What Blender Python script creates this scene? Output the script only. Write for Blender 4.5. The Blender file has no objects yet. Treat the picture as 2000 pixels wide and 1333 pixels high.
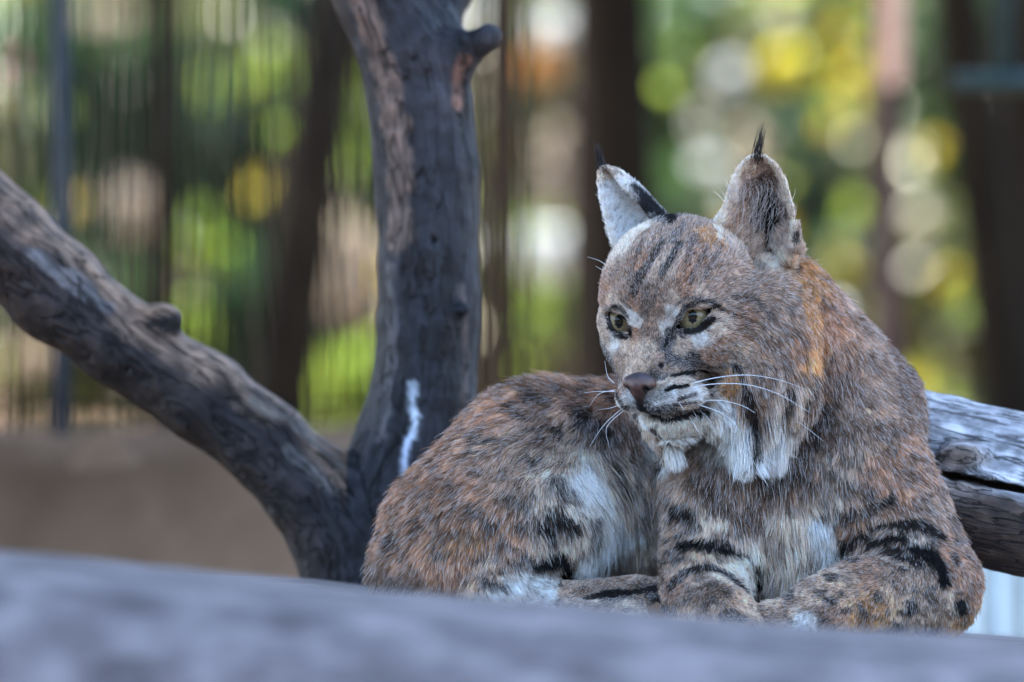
import bpy, math, random
import numpy as np
from mathutils import Vector
from mathutils.bvhtree import BVHTree
from mathutils.kdtree import KDTree

# ------------------------------------------------------------------ camera, sky, sun, exposure
SC = bpy.context.scene
COL = SC.collection
U = 0.0005            # one working unit is half a millimetre
D0 = 11111.0          # camera to the cat, in units (5.56 m)
ZB = 1.10             # camera height above the ground, metres

cam_d = bpy.data.cameras.new('camera')
cam = bpy.data.objects.new('camera', cam_d)
COL.objects.link(cam)
cam.location = (0, -D0 * U, ZB)
cam.rotation_euler = (math.radians(90), 0, 0)
cam_d.sensor_width = 36
cam_d.lens = 200
cam_d.clip_start = 0.1
cam_d.clip_end = 600
cam_d.dof.use_dof = True
cam_d.dof.focus_distance = D0 * U - 0.055
cam_d.dof.aperture_fstop = 2.8
SC.camera = cam

SUN_EL, SUN_AZ = 52.0, 122.0      # azimuth the light comes from, counted from +X towards +Y (the left, a little behind)
world = bpy.data.worlds.new('World')
SC.world = world
world.use_nodes = True
wn = world.node_tree
sky = wn.nodes.new('ShaderNodeTexSky')
sky.sky_type = 'NISHITA'
sky.sun_disc = False
sky.sun_elevation = math.radians(SUN_EL)
sky.sun_rotation = math.radians(90 - SUN_AZ)
sky.air_density = 1.0
sky.dust_density = 1.2
sky.ozone_density = 1.5
bg = wn.nodes['Background']
bg.inputs['Strength'].default_value = 0.15
wn.links.new(sky.outputs['Color'], bg.inputs['Color'])

sun_d = bpy.data.lights.new('sun', 'SUN')
sun_d.energy = 3.7
sun_d.angle = math.radians(0.55)
sun_d.color = (1.0, 0.93, 0.82)
sun = bpy.data.objects.new('sun', sun_d)
COL.objects.link(sun)
sv = Vector((math.cos(math.radians(SUN_EL)) * math.cos(math.radians(SUN_AZ)),
             math.cos(math.radians(SUN_EL)) * math.sin(math.radians(SUN_AZ)),
             math.sin(math.radians(SUN_EL))))
sun.rotation_euler = sv.to_track_quat('Z', 'Y').to_euler()
sun.location = sv * 20

SC.view_settings.view_transform = 'Standard'
SC.view_settings.look = 'None'
SC.view_settings.gamma = 1
SC.view_settings.use_curve_mapping = False
SC.view_settings.exposure = 2.75
SC.render.engine = 'CYCLES'
SC.cycles.use_denoising = True
SC.cycles.max_bounces = 5
SC.cycles.diffuse_bounces = 3
SC.cycles.glossy_bounces = 2
SC.cycles.transmission_bounces = 3
SC.cycles.transparent_max_bounces = 6
SC.cycles.caustics_reflective = False
SC.cycles.caustics_refractive = False
SC.cycles.sample_clamp_indirect = 6
SC.render.hair_type = 'STRAND'

rng = np.random.default_rng(7)
random.seed(7)

# ------------------------------------------------------------------ helpers
def P(px, py, y=0.0):
    """a point of the place (units): seen at photo position px,py when it lies y units behind the focus plane"""
    s = 1 + y / D0
    return np.array([(px - 1000) * s, y, (666.5 - py) * s], dtype=np.float64)

def to_world(v):
    w = np.asarray(v, dtype=np.float64) * U
    w = w.copy()
    w[..., 2] += ZB
    return w

def hash3(ix, iy, iz, seed=0):
    n = (ix.astype(np.int64) * 73856093) ^ (iy.astype(np.int64) * 19349663) ^ (iz.astype(np.int64) * 83492791) ^ (seed * 2654435761)
    n = (n ^ (n >> 13)) * 1274126177
    n = n & 0x7fffffff
    n = (n ^ (n >> 15)) * 2246822519
    return ((n & 0xffffff).astype(np.float64)) / 0xffffff

def vnoise(p, scale, seed=0):
    """value noise in -1..1 at points p (N,3)"""
    q = p / np.asarray(scale, dtype=np.float64)
    i = np.floor(q).astype(np.int64)
    f = q - i
    f = f * f * (3 - 2 * f)
    r = 0
    for a in (0, 1):
        wa = f[:, 0] if a else 1 - f[:, 0]
        for b in (0, 1):
            wb = f[:, 1] if b else 1 - f[:, 1]
            for c in (0, 1):
                wc = f[:, 2] if c else 1 - f[:, 2]
                r = r + wa * wb * wc * hash3(i[:, 0] + a, i[:, 1] + b, i[:, 2] + c, seed)
    return r * 2 - 1

def fbm(p, scale, seed=0, octaves=3):
    s = np.asarray(scale, dtype=np.float64) * np.ones(3)
    r, a, t = 0, 1.0, 0
    for o in range(octaves):
        r = r + a * vnoise(p, s, seed + 17 * o)
        t += a
        a *= 0.5
        s = s * 0.5
    return r / t

def link(o, parent=None, label=None, cat=None, group=None, kind=None):
    COL.objects.link(o)
    if parent is not None:
        o.parent = parent
    if label: o['label'] = label
    if cat: o['category'] = cat
    if group: o['group'] = group
    if kind: o['kind'] = kind
    return o

def empty(name, loc, label=None, cat=None, group=None):
    o = bpy.data.objects.new(name, None)
    o.location = loc
    o.empty_display_size = 0.05
    return link(o, None, label, cat, group)

def mesh_obj(name, verts, faces, mat, parent=None, smooth=True, colors=None, grain=None, **kw):
    """verts in world metres; the mesh is stored about its parent's (or own) origin"""
    verts = np.asarray(verts, dtype=np.float64)
    faces = np.asarray(faces)
    base = np.array(parent.location) if parent is not None else np.array([0., 0., 0.])
    if parent is not None and parent.parent is not None:
        base = base + np.array(parent.parent.location)
    own = None
    if parent is None:
        own = np.array([verts[:, 0].mean(), verts[:, 1].mean(), verts[:, 2].min()])
        base = own
    me = bpy.data.meshes.new(name)
    k = faces.shape[1]
    me.vertices.add(len(verts))
    me.vertices.foreach_set('co', (verts - base).astype(np.float32).ravel())
    me.loops.add(faces.size)
    me.loops.foreach_set('vertex_index', faces.astype(np.int32).ravel())
    me.polygons.add(len(faces))
    me.polygons.foreach_set('loop_start', np.arange(0, faces.size, k, dtype=np.int32))
    me.update(calc_edges=True)
    me.validate()
    if smooth:
        me.polygons.foreach_set('use_smooth', np.ones(len(me.polygons), dtype=bool))
    if colors is not None:
        a = me.color_attributes.new('col', 'FLOAT_COLOR', 'POINT')
        c = np.ones((len(verts), 4), dtype=np.float32)
        c[:, :3] = colors
        a.data.foreach_set('color', c.ravel())
    if grain is not None:
        a = me.attributes.new('grain', 'FLOAT_VECTOR', 'POINT')
        a.data.foreach_set('vector', np.asarray(grain, dtype=np.float32).ravel())
    me.materials.append(mat)
    o = bpy.data.objects.new(name, me)
    if own is not None:
        o.location = own
    return link(o, parent, **kw)

# ---- signed distance sculpting
class Sculpt:
    def __init__(s, lo, hi, h):
        s.h = float(h)
        s.lo = np.array(lo, dtype=np.float64)
        s.n = np.ceil((np.array(hi) - s.lo) / h).astype(int) + 1
        s.v = np.full(tuple(s.n), 60.0, dtype=np.float32)
    def block(s, lo, hi):
        a = np.clip(np.floor((lo - s.lo) / s.h).astype(int), 0, s.n - 1)
        b = np.clip(np.ceil((hi - s.lo) / s.h).astype(int) + 1, 1, s.n)
        sl = tuple(slice(a[i], b[i]) for i in range(3))
        ax = [(s.lo[i] + s.h * np.arange(a[i], b[i])).astype(np.float32) for i in range(3)]
        return sl, ax[0][:, None, None], ax[1][None, :, None], ax[2][None, None, :]
    def put(s, sl, d, k, cut=False):
        v = s.v[sl]
        if cut:
            d = -d
            if k > 0:
                hh = np.maximum(k - np.abs(v - d), 0) / k
                s.v[sl] = np.maximum(v, d) + hh * hh * k * 0.25
            else:
                s.v[sl] = np.maximum(v, d)
        else:
            if k > 0:
                hh = np.maximum(k - np.abs(v - d), 0) / k
                s.v[sl] = np.minimum(v, d) - hh * hh * k * 0.25
            else:
                s.v[sl] = np.minimum(v, d)
    def cone(s, a, b, ra, rb, k=30, cut=False):
        a = np.array(a, dtype=np.float64); b = np.array(b, dtype=np.float64)
        m = max(ra, rb) + k + 12
        sl, X, Y, Z = s.block(np.minimum(a, b) - m, np.maximum(a, b) + m)
        ba = b - a
        L2 = float(ba @ ba) + 1e-6
        px, py, pz = X - a[0], Y - a[1], Z - a[2]
        t = np.clip((px * ba[0] + py * ba[1] + pz * ba[2]) / L2, 0, 1)
        dx, dy, dz = px - t * ba[0], py - t * ba[1], pz - t * ba[2]
        d = np.sqrt(dx * dx + dy * dy + dz * dz) - (ra + (rb - ra) * t)
        s.put(sl, d.astype(np.float32), k, cut)
    def ell(s, c, r, R=None, k=30, cut=False):
        c = np.array(c, dtype=np.float64)
        r = np.array(r, dtype=np.float64)
        m = r.max() + k + 12
        sl, X, Y, Z = s.block(c - m, c + m)
        x, y, z = X - c[0], Y - c[1], Z - c[2]
        if R is None:
            R = np.eye(3)
        q = [x * R[i][0] + y * R[i][1] + z * R[i][2] for i in range(3)]
        k0 = np.sqrt(sum((q[i] / r[i]) ** 2 for i in range(3))) + 1e-6
        k1 = np.sqrt(sum((q[i] / r[i] ** 2) ** 2 for i in range(3))) + 1e-6
        s.put(sl, (k0 * (k0 - 1) / k1).astype(np.float32), k, cut)
    def sheet(s, pts, th, k=6):
        """pts (N,3) dense samples of a surface, th (N) half thickness"""
        kd = KDTree(len(pts))
        for i, p in enumerate(pts):
            kd.insert(p, i)
        kd.balance()
        m = th.max() + k + 10
        sl, X, Y, Z = s.block(pts.min(0) - m, pts.max(0) + m)
        shp = (X.shape[0], Y.shape[1], Z.shape[2])
        d = np.full(shp, 60.0, dtype=np.float32)
        # coarse mark of the cells that matter
        mark = np.zeros(shp, dtype=bool)
        o = np.array([X.ravel()[0], Y.ravel()[0], Z.ravel()[0]])
        ii = np.round((pts - o) / s.h).astype(int)
        w = int(math.ceil((th.max() + k + 5) / s.h))
        for dx in range(-w, w + 1):
            for dy in range(-w, w + 1):
                for dz in range(-w, w + 1):
                    if dx * dx + dy * dy + dz * dz > w * w: continue
                    jx = np.clip(ii[:, 0] + dx, 0, shp[0] - 1); jy = np.clip(ii[:, 1] + dy, 0, shp[1] - 1); jz = np.clip(ii[:, 2] + dz, 0, shp[2] - 1)
                    mark[jx, jy, jz] = True
        for (i, j, l) in np.argwhere(mark):
            q = (o[0] + i * s.h, o[1] + j * s.h, o[2] + l * s.h)
            _, idx, dist = kd.find(q)
            d[i, j, l] = dist - th[idx]
        s.put(sl, d, k)
    def mesh(s, relax=1):
        v = s.v
        neg = v < 0
        c = np.zeros(tuple(s.n - 1), dtype=np.uint8)
        for a in (0, 1):
            for b in (0, 1):
                for d in (0, 1):
                    c += neg[a:v.shape[0] - 1 + a, b:v.shape[1] - 1 + b, d:v.shape[2] - 1 + d]
        act = (c > 0) & (c < 8)
        idx = np.full(act.shape, -1, dtype=np.int64)
        cells = np.argwhere(act)
        idx[act] = np.arange(len(cells))
        acc = np.zeros((len(cells), 3)); cnt = np.zeros(len(cells))
        corners = [(a, b, d) for a in (0, 1) for b in (0, 1) for d in (0, 1)]
        val = {q: v[cells[:, 0] + q[0], cells[:, 1] + q[1], cells[:, 2] + q[2]].astype(np.float64) for q in corners}
        for q in corners:
            for ax in range(3):
                if q[ax] == 0:
                    r = list(q); r[ax] = 1; r = tuple(r)
                    A, B = val[q], val[r]
                    cr = (A < 0) != (B < 0)
                    t = np.where(cr, A / np.where(cr, A - B, 1), 0)
                    p = np.tile(np.array(q, dtype=float), (len(cells), 1))
                    p[:, ax] = t
                    acc += p * cr[:, None]
                    cnt += cr
        verts = s.lo + (cells + acc / cnt[:, None]) * s.h
        faces = []
        for ax in range(3):
            o1, o2 = [(1, 2), (2, 0), (0, 1)][ax]
            sl0 = [slice(None)] * 3; sl1 = [slice(None)] * 3
            sl0[ax] = slice(0, -1); sl1[ax] = slice(1, None)
            for o in (o1, o2):
                sl0[o] = slice(1, -1); sl1[o] = slice(1, -1)
            A, B = neg[tuple(sl0)], neg[tuple(sl1)]
            e = np.argwhere(A != B)
            if not len(e): continue
            fl = A[e[:, 0], e[:, 1], e[:, 2]]
            g = e.copy()
            g[:, o1] += 1; g[:, o2] += 1
            def cell(d1, d2):
                t = g.copy(); t[:, o1] += d1; t[:, o2] += d2
                return idx[t[:, 0], t[:, 1], t[:, 2]]
            q = np.stack([cell(-1, -1), cell(0, -1), cell(0, 0), cell(-1, 0)], 1)
            q[~fl] = q[~fl][:, ::-1]
            faces.append(q)
        faces = np.concatenate(faces)
        faces = faces[(faces >= 0).all(1)]
        for _ in range(relax):
            a = np.zeros_like(verts); n = np.zeros(len(verts))
            for i in range(4):
                np.add.at(a, faces[:, i], verts[faces[:, (i + 1) % 4]] + verts[faces[:, (i + 3) % 4]])
                np.add.at(n, faces[:, i], 2)
            verts = verts * 0.5 + 0.5 * a / np.maximum(n, 1)[:, None]
        return verts, faces

def vnormals(v, f):
    n = np.cross(v[f[:, 2]] - v[f[:, 0]], v[f[:, 3]] - v[f[:, 1]])
    a = np.zeros_like(v)
    for i in range(4):
        np.add.at(a, f[:, i], n)
    return a / (np.linalg.norm(a, axis=1)[:, None] + 1e-9)

def nrm(a):
    return a / (np.linalg.norm(a, axis=-1, keepdims=True) + 1e-9)

# ------------------------------------------------------------------ materials
def new_mat(name):
    m = bpy.data.materials.new(name)
    m.use_nodes = True
    return m, m.node_tree.nodes, m.node_tree.links, m.node_tree.nodes['Principled BSDF']

def ramp(nodes, stops):
    r = nodes.new('ShaderNodeValToRGB')
    while len(r.color_ramp.elements) > 1:
        r.color_ramp.elements.remove(r.color_ramp.elements[0])
    r.color_ramp.elements[0].position = stops[0][0]
    r.color_ramp.elements[0].color = (*stops[0][1], 1)
    for p, c in stops[1:]:
        e = r.color_ramp.elements.new(p)
        e.color = (*c, 1)
    return r

def noise_mat(name, stops, scale=(1, 1, 1), nscale=8, rough=0.8, bump=0.3, bdist=0.01, detail=8, spec=0.3, attr=False):
    m, n, l, b = new_mat(name)
    tc = n.new('ShaderNodeTexCoord'); mp = n.new('ShaderNodeMapping')
    mp.inputs['Scale'].default_value = scale
    nz = n.new('ShaderNodeTexNoise')
    nz.inputs['Scale'].default_value = nscale
    nz.inputs['Detail'].default_value = detail
    nz.inputs['Roughness'].default_value = 0.6
    l.new(tc.outputs['Object'], mp.inputs['Vector'])
    l.new(mp.outputs['Vector'], nz.inputs['Vector'])
    r = ramp(n, stops)
    l.new(nz.outputs['Fac'], r.inputs['Fac'])
    out = r.outputs['Color']
    if attr:
        at = n.new('ShaderNodeAttribute'); at.attribute_name = 'col'
        mx = n.new('ShaderNodeMix'); mx.data_type = 'RGBA'; mx.blend_type = 'MULTIPLY'
        mx.inputs['Factor'].default_value = 1.0
        l.new(at.outputs['Color'], mx.inputs['A']); l.new(out, mx.inputs['B'])
        out = mx.outputs['Result']
    l.new(out, b.inputs['Base Color'])
    b.inputs['Roughness'].default_value = rough
    b.inputs['Specular IOR Level'].default_value = spec
    if bump:
        bp = n.new('ShaderNodeBump')
        bp.inputs['Strength'].default_value = bump
        bp.inputs['Distance'].default_value = bdist
        l.new(nz.outputs['Fac'], bp.inputs['Height'])
        l.new(bp.outputs['Normal'], b.inputs['Normal'])
    return m

def leaf_mat(name, c, var=0.35, trans=0.45, rough=0.45):
    m, n, l, b = new_mat(name)
    geo = n.new('ShaderNodeNewGeometry')
    hs = n.new('ShaderNodeHueSaturation')
    hs.inputs['Color'].default_value = (*c, 1)
    mv = n.new('ShaderNodeMapRange')
    mv.inputs['To Min'].default_value = 1 - var; mv.inputs['To Max'].default_value = 1 + var
    l.new(geo.outputs['Random Per Island'], mv.inputs['Value'])
    l.new(mv.outputs['Result'], hs.inputs['Value'])
    ml = n.new('ShaderNodeMath'); ml.operation = 'MULTIPLY_ADD'
    ml.inputs[1].default_value = 0.07; ml.inputs[2].default_value = 0.465
    l.new(geo.outputs['Random Per Island'], ml.inputs[0])
    l.new(ml.outputs[0], hs.inputs['Hue'])
    l.new(hs.outputs['Color'], b.inputs['Base Color'])
    b.inputs['Roughness'].default_value = rough
    tr = n.new('ShaderNodeBsdfTranslucent')
    l.new(hs.outputs['Color'], tr.inputs['Color'])
    mx = n.new('ShaderNodeMixShader'); mx.inputs['Fac'].default_value = trans
    l.new(b.outputs[0], mx.inputs[1]); l.new(tr.outputs[0], mx.inputs[2])
    l.new(mx.outputs[0], n['Material Output'].inputs['Surface'])
    return m

M_ground = noise_mat('dry_earth', [(0.3, (0.10, 0.055, 0.032)), (0.5, (0.19, 0.115, 0.07)), (0.7, (0.28, 0.18, 0.115))], nscale=2.2, bump=0.6, bdist=0.05, rough=0.95, spec=0.05)
def grain_mat(name, nscale, rough, bdist, spec, lo=.35, hi=1.9):
    m, n, l, b = new_mat(name)
    ga = n.new('ShaderNodeAttribute'); ga.attribute_name = 'grain'
    nz = n.new('ShaderNodeTexNoise'); nz.inputs['Scale'].default_value = nscale; nz.inputs['Detail'].default_value = 9; nz.inputs['Roughness'].default_value = .68
    nz.inputs['Distortion'].default_value = .6
    l.new(ga.outputs['Vector'], nz.inputs['Vector'])
    nc = n.new('ShaderNodeTexNoise'); nc.inputs['Scale'].default_value = nscale * .8; nc.inputs['Detail'].default_value = 4; nc.inputs['Distortion'].default_value = .8
    l.new(ga.outputs['Vector'], nc.inputs['Vector'])
    sb = n.new('ShaderNodeMath'); sb.operation = 'SUBTRACT'; sb.inputs[1].default_value = .5; l.new(nc.outputs['Fac'], sb.inputs[0])
    ab_ = n.new('ShaderNodeMath'); ab_.operation = 'ABSOLUTE'; l.new(sb.outputs[0], ab_.inputs[0])
    ck = n.new('ShaderNodeMapRange'); ck.inputs['From Min'].default_value = .0; ck.inputs['From Max'].default_value = .035; ck.inputs['To Min'].default_value = .22; ck.inputs['To Max'].default_value = 1
    l.new(ab_.outputs[0], ck.inputs['Value'])
    tc = n.new('ShaderNodeTexCoord')
    n2 = n.new('ShaderNodeTexNoise'); n2.inputs['Scale'].default_value = 55; n2.inputs['Detail'].default_value = 6
    l.new(tc.outputs['Object'], n2.inputs['Vector'])
    r = ramp(n, [(0.30, (lo,) * 3), (0.46, (.8,) * 3), (0.56, (1.1,) * 3), (0.72, (hi, hi * .96, hi * .92))])
    l.new(nz.outputs['Fac'], r.inputs['Fac'])
    r2 = ramp(n, [(0.35, (.6, .6, .6)), (0.65, (1.35, 1.35, 1.35))]); l.new(n2.outputs['Fac'], r2.inputs['Fac'])
    at_ = n.new('ShaderNodeAttribute'); at_.attribute_name = 'col'
    mx = n.new('ShaderNodeMix'); mx.data_type = 'RGBA'; mx.blend_type = 'MULTIPLY'; mx.inputs['Factor'].default_value = 1
    m3 = n.new('ShaderNodeMix'); m3.data_type = 'RGBA'; m3.blend_type = 'MULTIPLY'; m3.inputs['Factor'].default_value = 1
    l.new(at_.outputs['Color'], mx.inputs['A']); l.new(r.outputs['Color'], mx.inputs['B'])
    l.new(mx.outputs['Result'], m3.inputs['A']); l.new(r2.outputs['Color'], m3.inputs['B'])
    m4 = n.new('ShaderNodeMix'); m4.data_type = 'RGBA'; m4.blend_type = 'MULTIPLY'; m4.inputs['Factor'].default_value = 1
    l.new(m3.outputs['Result'], m4.inputs['A']); l.new(ck.outputs[0], m4.inputs['B'])
    l.new(m4.outputs['Result'], b.inputs['Base Color'])
    b.inputs['Roughness'].default_value = rough; b.inputs['Specular IOR Level'].default_value = spec
    ad = n.new('ShaderNodeMath'); ad.operation = 'ADD'
    l.new(nz.outputs['Fac'], ad.inputs[0]); l.new(n2.outputs['Fac'], ad.inputs[1])
    bp = n.new('ShaderNodeBump'); bp.inputs['Strength'].default_value = .9; bp.inputs['Distance'].default_value = bdist
    a2 = n.new('ShaderNodeMath'); a2.operation = 'ADD'; l.new(ad.outputs[0], a2.inputs[0]); l.new(ck.outputs[0], a2.inputs[1])
    l.new(a2.outputs[0], bp.inputs['Height']); l.new(bp.outputs['Normal'], b.inputs['Normal'])
    return m
M_bark = grain_mat('weathered_bark', .045, .6, .006, .35, .45, 1.7)
M_logwood = grain_mat('grey_weathered_wood', .06, .6, .004, .4, .45, 1.5)
M_slab = noise_mat('smooth_grey_stone', [(0.36, (0.085, 0.071, 0.068)), (0.5, (0.16, 0.134, 0.130)), (0.64, (0.26, 0.222, 0.215))], scale=(0.75, 1, 1), nscale=17, rough=0.8, bump=0.5, bdist=0.01, detail=12)
M_trunk = noise_mat('dark_trunk_bark', [(0.3, (0.006, 0.005, 0.004)), (0.6, (0.019, 0.015, 0.010)), (0.8, (0.034, 0.026, 0.019))], scale=(1, 1, .2), nscale=14, rough=0.9, bump=0.6, bdist=0.02, spec=0.05)
M_browntrunk = noise_mat('brown_trunk_bark', [(0.3, (0.02, 0.015, 0.01)), (0.6, (0.05, 0.036, 0.025)), (0.8, (0.08, 0.058, 0.04))], scale=(1, 1, .2), nscale=14, rough=0.9, bump=0.6, bdist=0.02, spec=0.05)
M_plum = noise_mat('purplish_bark', [(0.3, (0.055, 0.034, 0.036)), (0.7, (0.13, 0.08, 0.08))], scale=(1, 1, .2), nscale=14, rough=0.9, bump=0.4, bdist=0.02, spec=0.05)
M_sunlittrunk = noise_mat('painted_sunlit_bark', [(0.35, (0.55, 0.40, 0.37)), (0.65, (0.8, 0.64, 0.60))], scale=(1, 1, .2), nscale=10, rough=0.8, bump=0.4, bdist=0.02)  # pale colour stands for sun on the slim trunk's top
M_wire = noise_mat('rusty_fence_wire', [(0.3, (0.012, 0.011, 0.009)), (0.7, (0.05, 0.042, 0.03))], nscale=12, rough=0.6, bump=0, spec=0.05)
M_post = noise_mat('dark_painted_steel', [(0.3, (0.018, 0.022, 0.03)), (0.7, (0.035, 0.042, 0.055))], nscale=20, rough=0.5, bump=0.1)
M_teal = noise_mat('teal_painted_steel', [(0.3, (0.012, 0.035, 0.04)), (0.7, (0.022, 0.07, 0.075))], nscale=12, rough=0.5, bump=0.1)
M_white = noise_mat('pale_painted_boards', [(0.3, (0.55, 0.60, 0.55)), (0.7, (0.74, 0.78, 0.73))], nscale=9, rough=0.7, bump=0.2)
M_stone = noise_mat('ochre_stone', [(0.3, (0.16, 0.10, 0.065)), (0.7, (0.27, 0.18, 0.12))], nscale=5, rough=0.9, bump=0.6, bdist=0.03, spec=0.05)

# ------------------------------------------------------------------ setting: ground and bank
BANK, FAR = ZB - 0.125, 0.25
def ground():
    xs = np.concatenate([np.linspace(-200, -8, 14), np.linspace(-7, 7, 71), np.linspace(8, 200, 14)])
    ys = np.concatenate([np.linspace(-120, -8, 10), np.linspace(-7, 14, 106), np.linspace(15, 45, 30), np.linspace(60, 300, 10)])
    X, Y = np.meshgrid(xs, ys, indexing='ij')
    p = np.stack([X.ravel(), Y.ravel(), 0 * X.ravel()], 1)
    z = 0.05 * fbm(p, (1.3, 1.3, 1), 3, 4)
    yy = p[:, 1] + 0.35 * fbm(p, (1.2, 1.2, 1), 9, 2)
    t = np.clip((yy - 1.25) / .75, 0, 1); t = t * t * (3 - 2 * t)
    u = np.clip((p[:, 1] - 3.0) / 4.5, 0, 1); u = u * u * (3 - 2 * u)
    z = z * (1 - .6 * t) + t * (BANK - (BANK - FAR) * u)
    p[:, 2] = z
    nx, ny = len(xs), len(ys)
    i = np.arange(nx - 1)[:, None] * ny + np.arange(ny - 1)[None, :]
    f = np.stack([i, i + ny, i + ny + 1, i + 1], -1).reshape(-1, 4)
    o = mesh_obj('ground', p, f, M_ground, kind='structure')
ground()

# ------------------------------------------------------------------ background
def tube(pts, radii, seg=8, jag=0.0, seed=1, cap=True):
    """world metres; returns verts, quads"""
    pts = np.array(pts, dtype=float); n = len(pts)
    t = np.gradient(pts, axis=0); t = nrm(t)
    ref = np.array([0, 1.0, 0]) if abs(t[0][1]) < 0.8 else np.array([1.0, 0, 0])
    V = []
    for i in range(n):
        a = np.cross(t[i], ref); a /= np.linalg.norm(a); b = np.cross(t[i], a)
        th = np.arange(seg) / seg * 2 * math.pi
        r = radii[i] * np.ones(seg)
        V.append(pts[i] + r[:, None] * (np.cos(th)[:, None] * a + np.sin(th)[:, None] * b))
    V = np.concatenate(V)
    if jag:
        c = np.repeat(pts, seg, 0)
        V = V + (V - c) * jag * fbm(V, radii[0] * 1.2, seed, 2)[:, None]
    F = []
    for i in range(n - 1):
        for j in range(seg):
            k = (j + 1) % seg
            F.append((i * seg + j, i * seg + k, (i + 1) * seg + k, (i + 1) * seg + j))
    if cap:
        V = np.concatenate([V, pts[:1], pts[-1:]])
        c0, c1 = n * seg, n * seg + 1
        for j in range(0, seg, 2):
            F.append((c0, (j + 2) % seg, (j + 1) % seg, j))
            F.append((c1, (n - 1) * seg + j, (n - 1) * seg + (j + 1) % seg, (n - 1) * seg + (j + 2) % seg))
    return V, np.array(F)

def leaves(c, r, n, size, seed, hollow=0.35, blobs=10):
    """leaf shapes spread in uneven clumps through an ellipsoid"""
    g = np.random.default_rng(seed)
    cc = g.normal(size=(blobs, 3)); cc = nrm(cc) * g.uniform(hollow, 0.85, (blobs, 1))
    w = g.integers(0, blobs, n)
    p = cc[w] + g.normal(size=(n, 3)) * 0.20
    p = np.array(c) + p * np.array(r)
    s = size * g.uniform(0.6, 1.35, n)
    d = nrm(g.normal(size=(n, 3)) + np.array([0, 0, -.5]))
    q = nrm(np.cross(d, g.normal(size=(n, 3))))
    nn = np.cross(d, q)
    a = p - d * s[:, None] * .5; b = p + q * s[:, None] * .28 + nn * s[:, None] * .06
    e = p + d * s[:, None] * .5; f = p - q * s[:, None] * .28 + nn * s[:, None] * .06
    V = np.stack([a, b, e, f], 1).reshape(-1, 3)
    F = np.arange(4 * n).reshape(-1, 4)
    return V, F

L_dark = leaf_mat('dark_green_leaves', (0.024, 0.058, 0.018))
L_mid = leaf_mat('mid_green_leaves', (0.055, 0.10, 0.028))
L_olive = leaf_mat('olive_leaves', (0.12, 0.13, 0.042))
L_lime = leaf_mat('yellow_green_leaves', (0.36, 0.48, 0.07), trans=0.5)
L_yellow = leaf_mat('yellow_leaves', (0.60, 0.50, 0.03), trans=0.5)
L_orange = leaf_mat('orange_leaves', (0.60, 0.27, 0.05), trans=0.5)
L_pale = leaf_mat('pale_dry_leaves', (0.46, 0.38, 0.29), trans=0.4)
L_pink = leaf_mat('pink_petals', (0.6, 0.2, 0.35), trans=0.5)
L_glint = leaf_mat('glint_white_leaves', (0.92, 0.93, 0.88), trans=0.35, rough=0.3)  # near-white leaf colour stands in for sky gaps and glints

def at(px, py, y):
    """world point at depth y metres behind the cat seen at px,py"""
    return to_world(P(px, py, y / U))

def gz(x, y):
    if y < 2.2: return 0.0
    u = min(max((y - 3.0) / 4.5, 0), 1); u = u * u * (3 - 2 * u)
    return BANK - (BANK - FAR) * u - .04

TREES = 0
def tree(name, px, y, w, mat, label, cat='tree', lean=0.0, crown=None, top=3.6, group='trees beyond the fence', py_mid=400):
    global TREES
    TREES += 1
    b = at(px, py_mid, y)
    z0 = gz(b[0], y)
    root = empty(name, (b[0], b[1], z0), label, cat, group)
    r = w * U * 0.5 * (1 + y / (D0 * U))
    pts = []; rad = []
    h = top
    for i in range(9):
        t = i / 8
        z = z0 - 0.05 + h * t
        pts.append((b[0] + lean * (z - (ZB + 0.13)) + 0.02 * math.sin(3 * t + px), b[1] + 0.03 * math.sin(5 * t), z))
        rad.append(r * (1.25 - 0.4 * t + 0.5 * max(0, 0.12 - t)))
    V, F = tube(pts, rad, 14, 0.25, seed=int(px))
    mesh_obj('trunk', V, F, mat, root)
    if crown:
        lm, n, size, rr, cz = crown
        V, F = leaves((pts[-1][0], pts[-1][1], z0 + cz + .6), (rr[0] * .6, rr[1] * .6, rr[2] * .6), n // 2, size, int(px) + 5)
        mesh_obj('crown', V, F, lm, root, smooth=False)
    return root

def shrub(px, py, y, rx, ry, mat, n, size, label, seed, name='shrub', cat='shrub', group='shrubs beyond the fence', stem=True):
    c = at(px, py, y)
    s = U * (1 + y / (D0 * U))
    root = empty(name, (c[0], c[1], gz(c[0], y)), label, cat, group)
    V, F = leaves(c, (rx * s, rx * s * .8, ry * s), n, size, seed)
    mesh_obj('foliage', V, F, mat, root, smooth=False)
    if stem:
        z0 = gz(c[0], y) - 0.03
        V, F = tube([(c[0], c[1], z0), (c[0] + .02, c[1], (z0 + c[2]) / 2), c], [0.022, 0.016, 0.01], 6)
        mesh_obj('stem', V, F, M_browntrunk, root)
    return root

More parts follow.
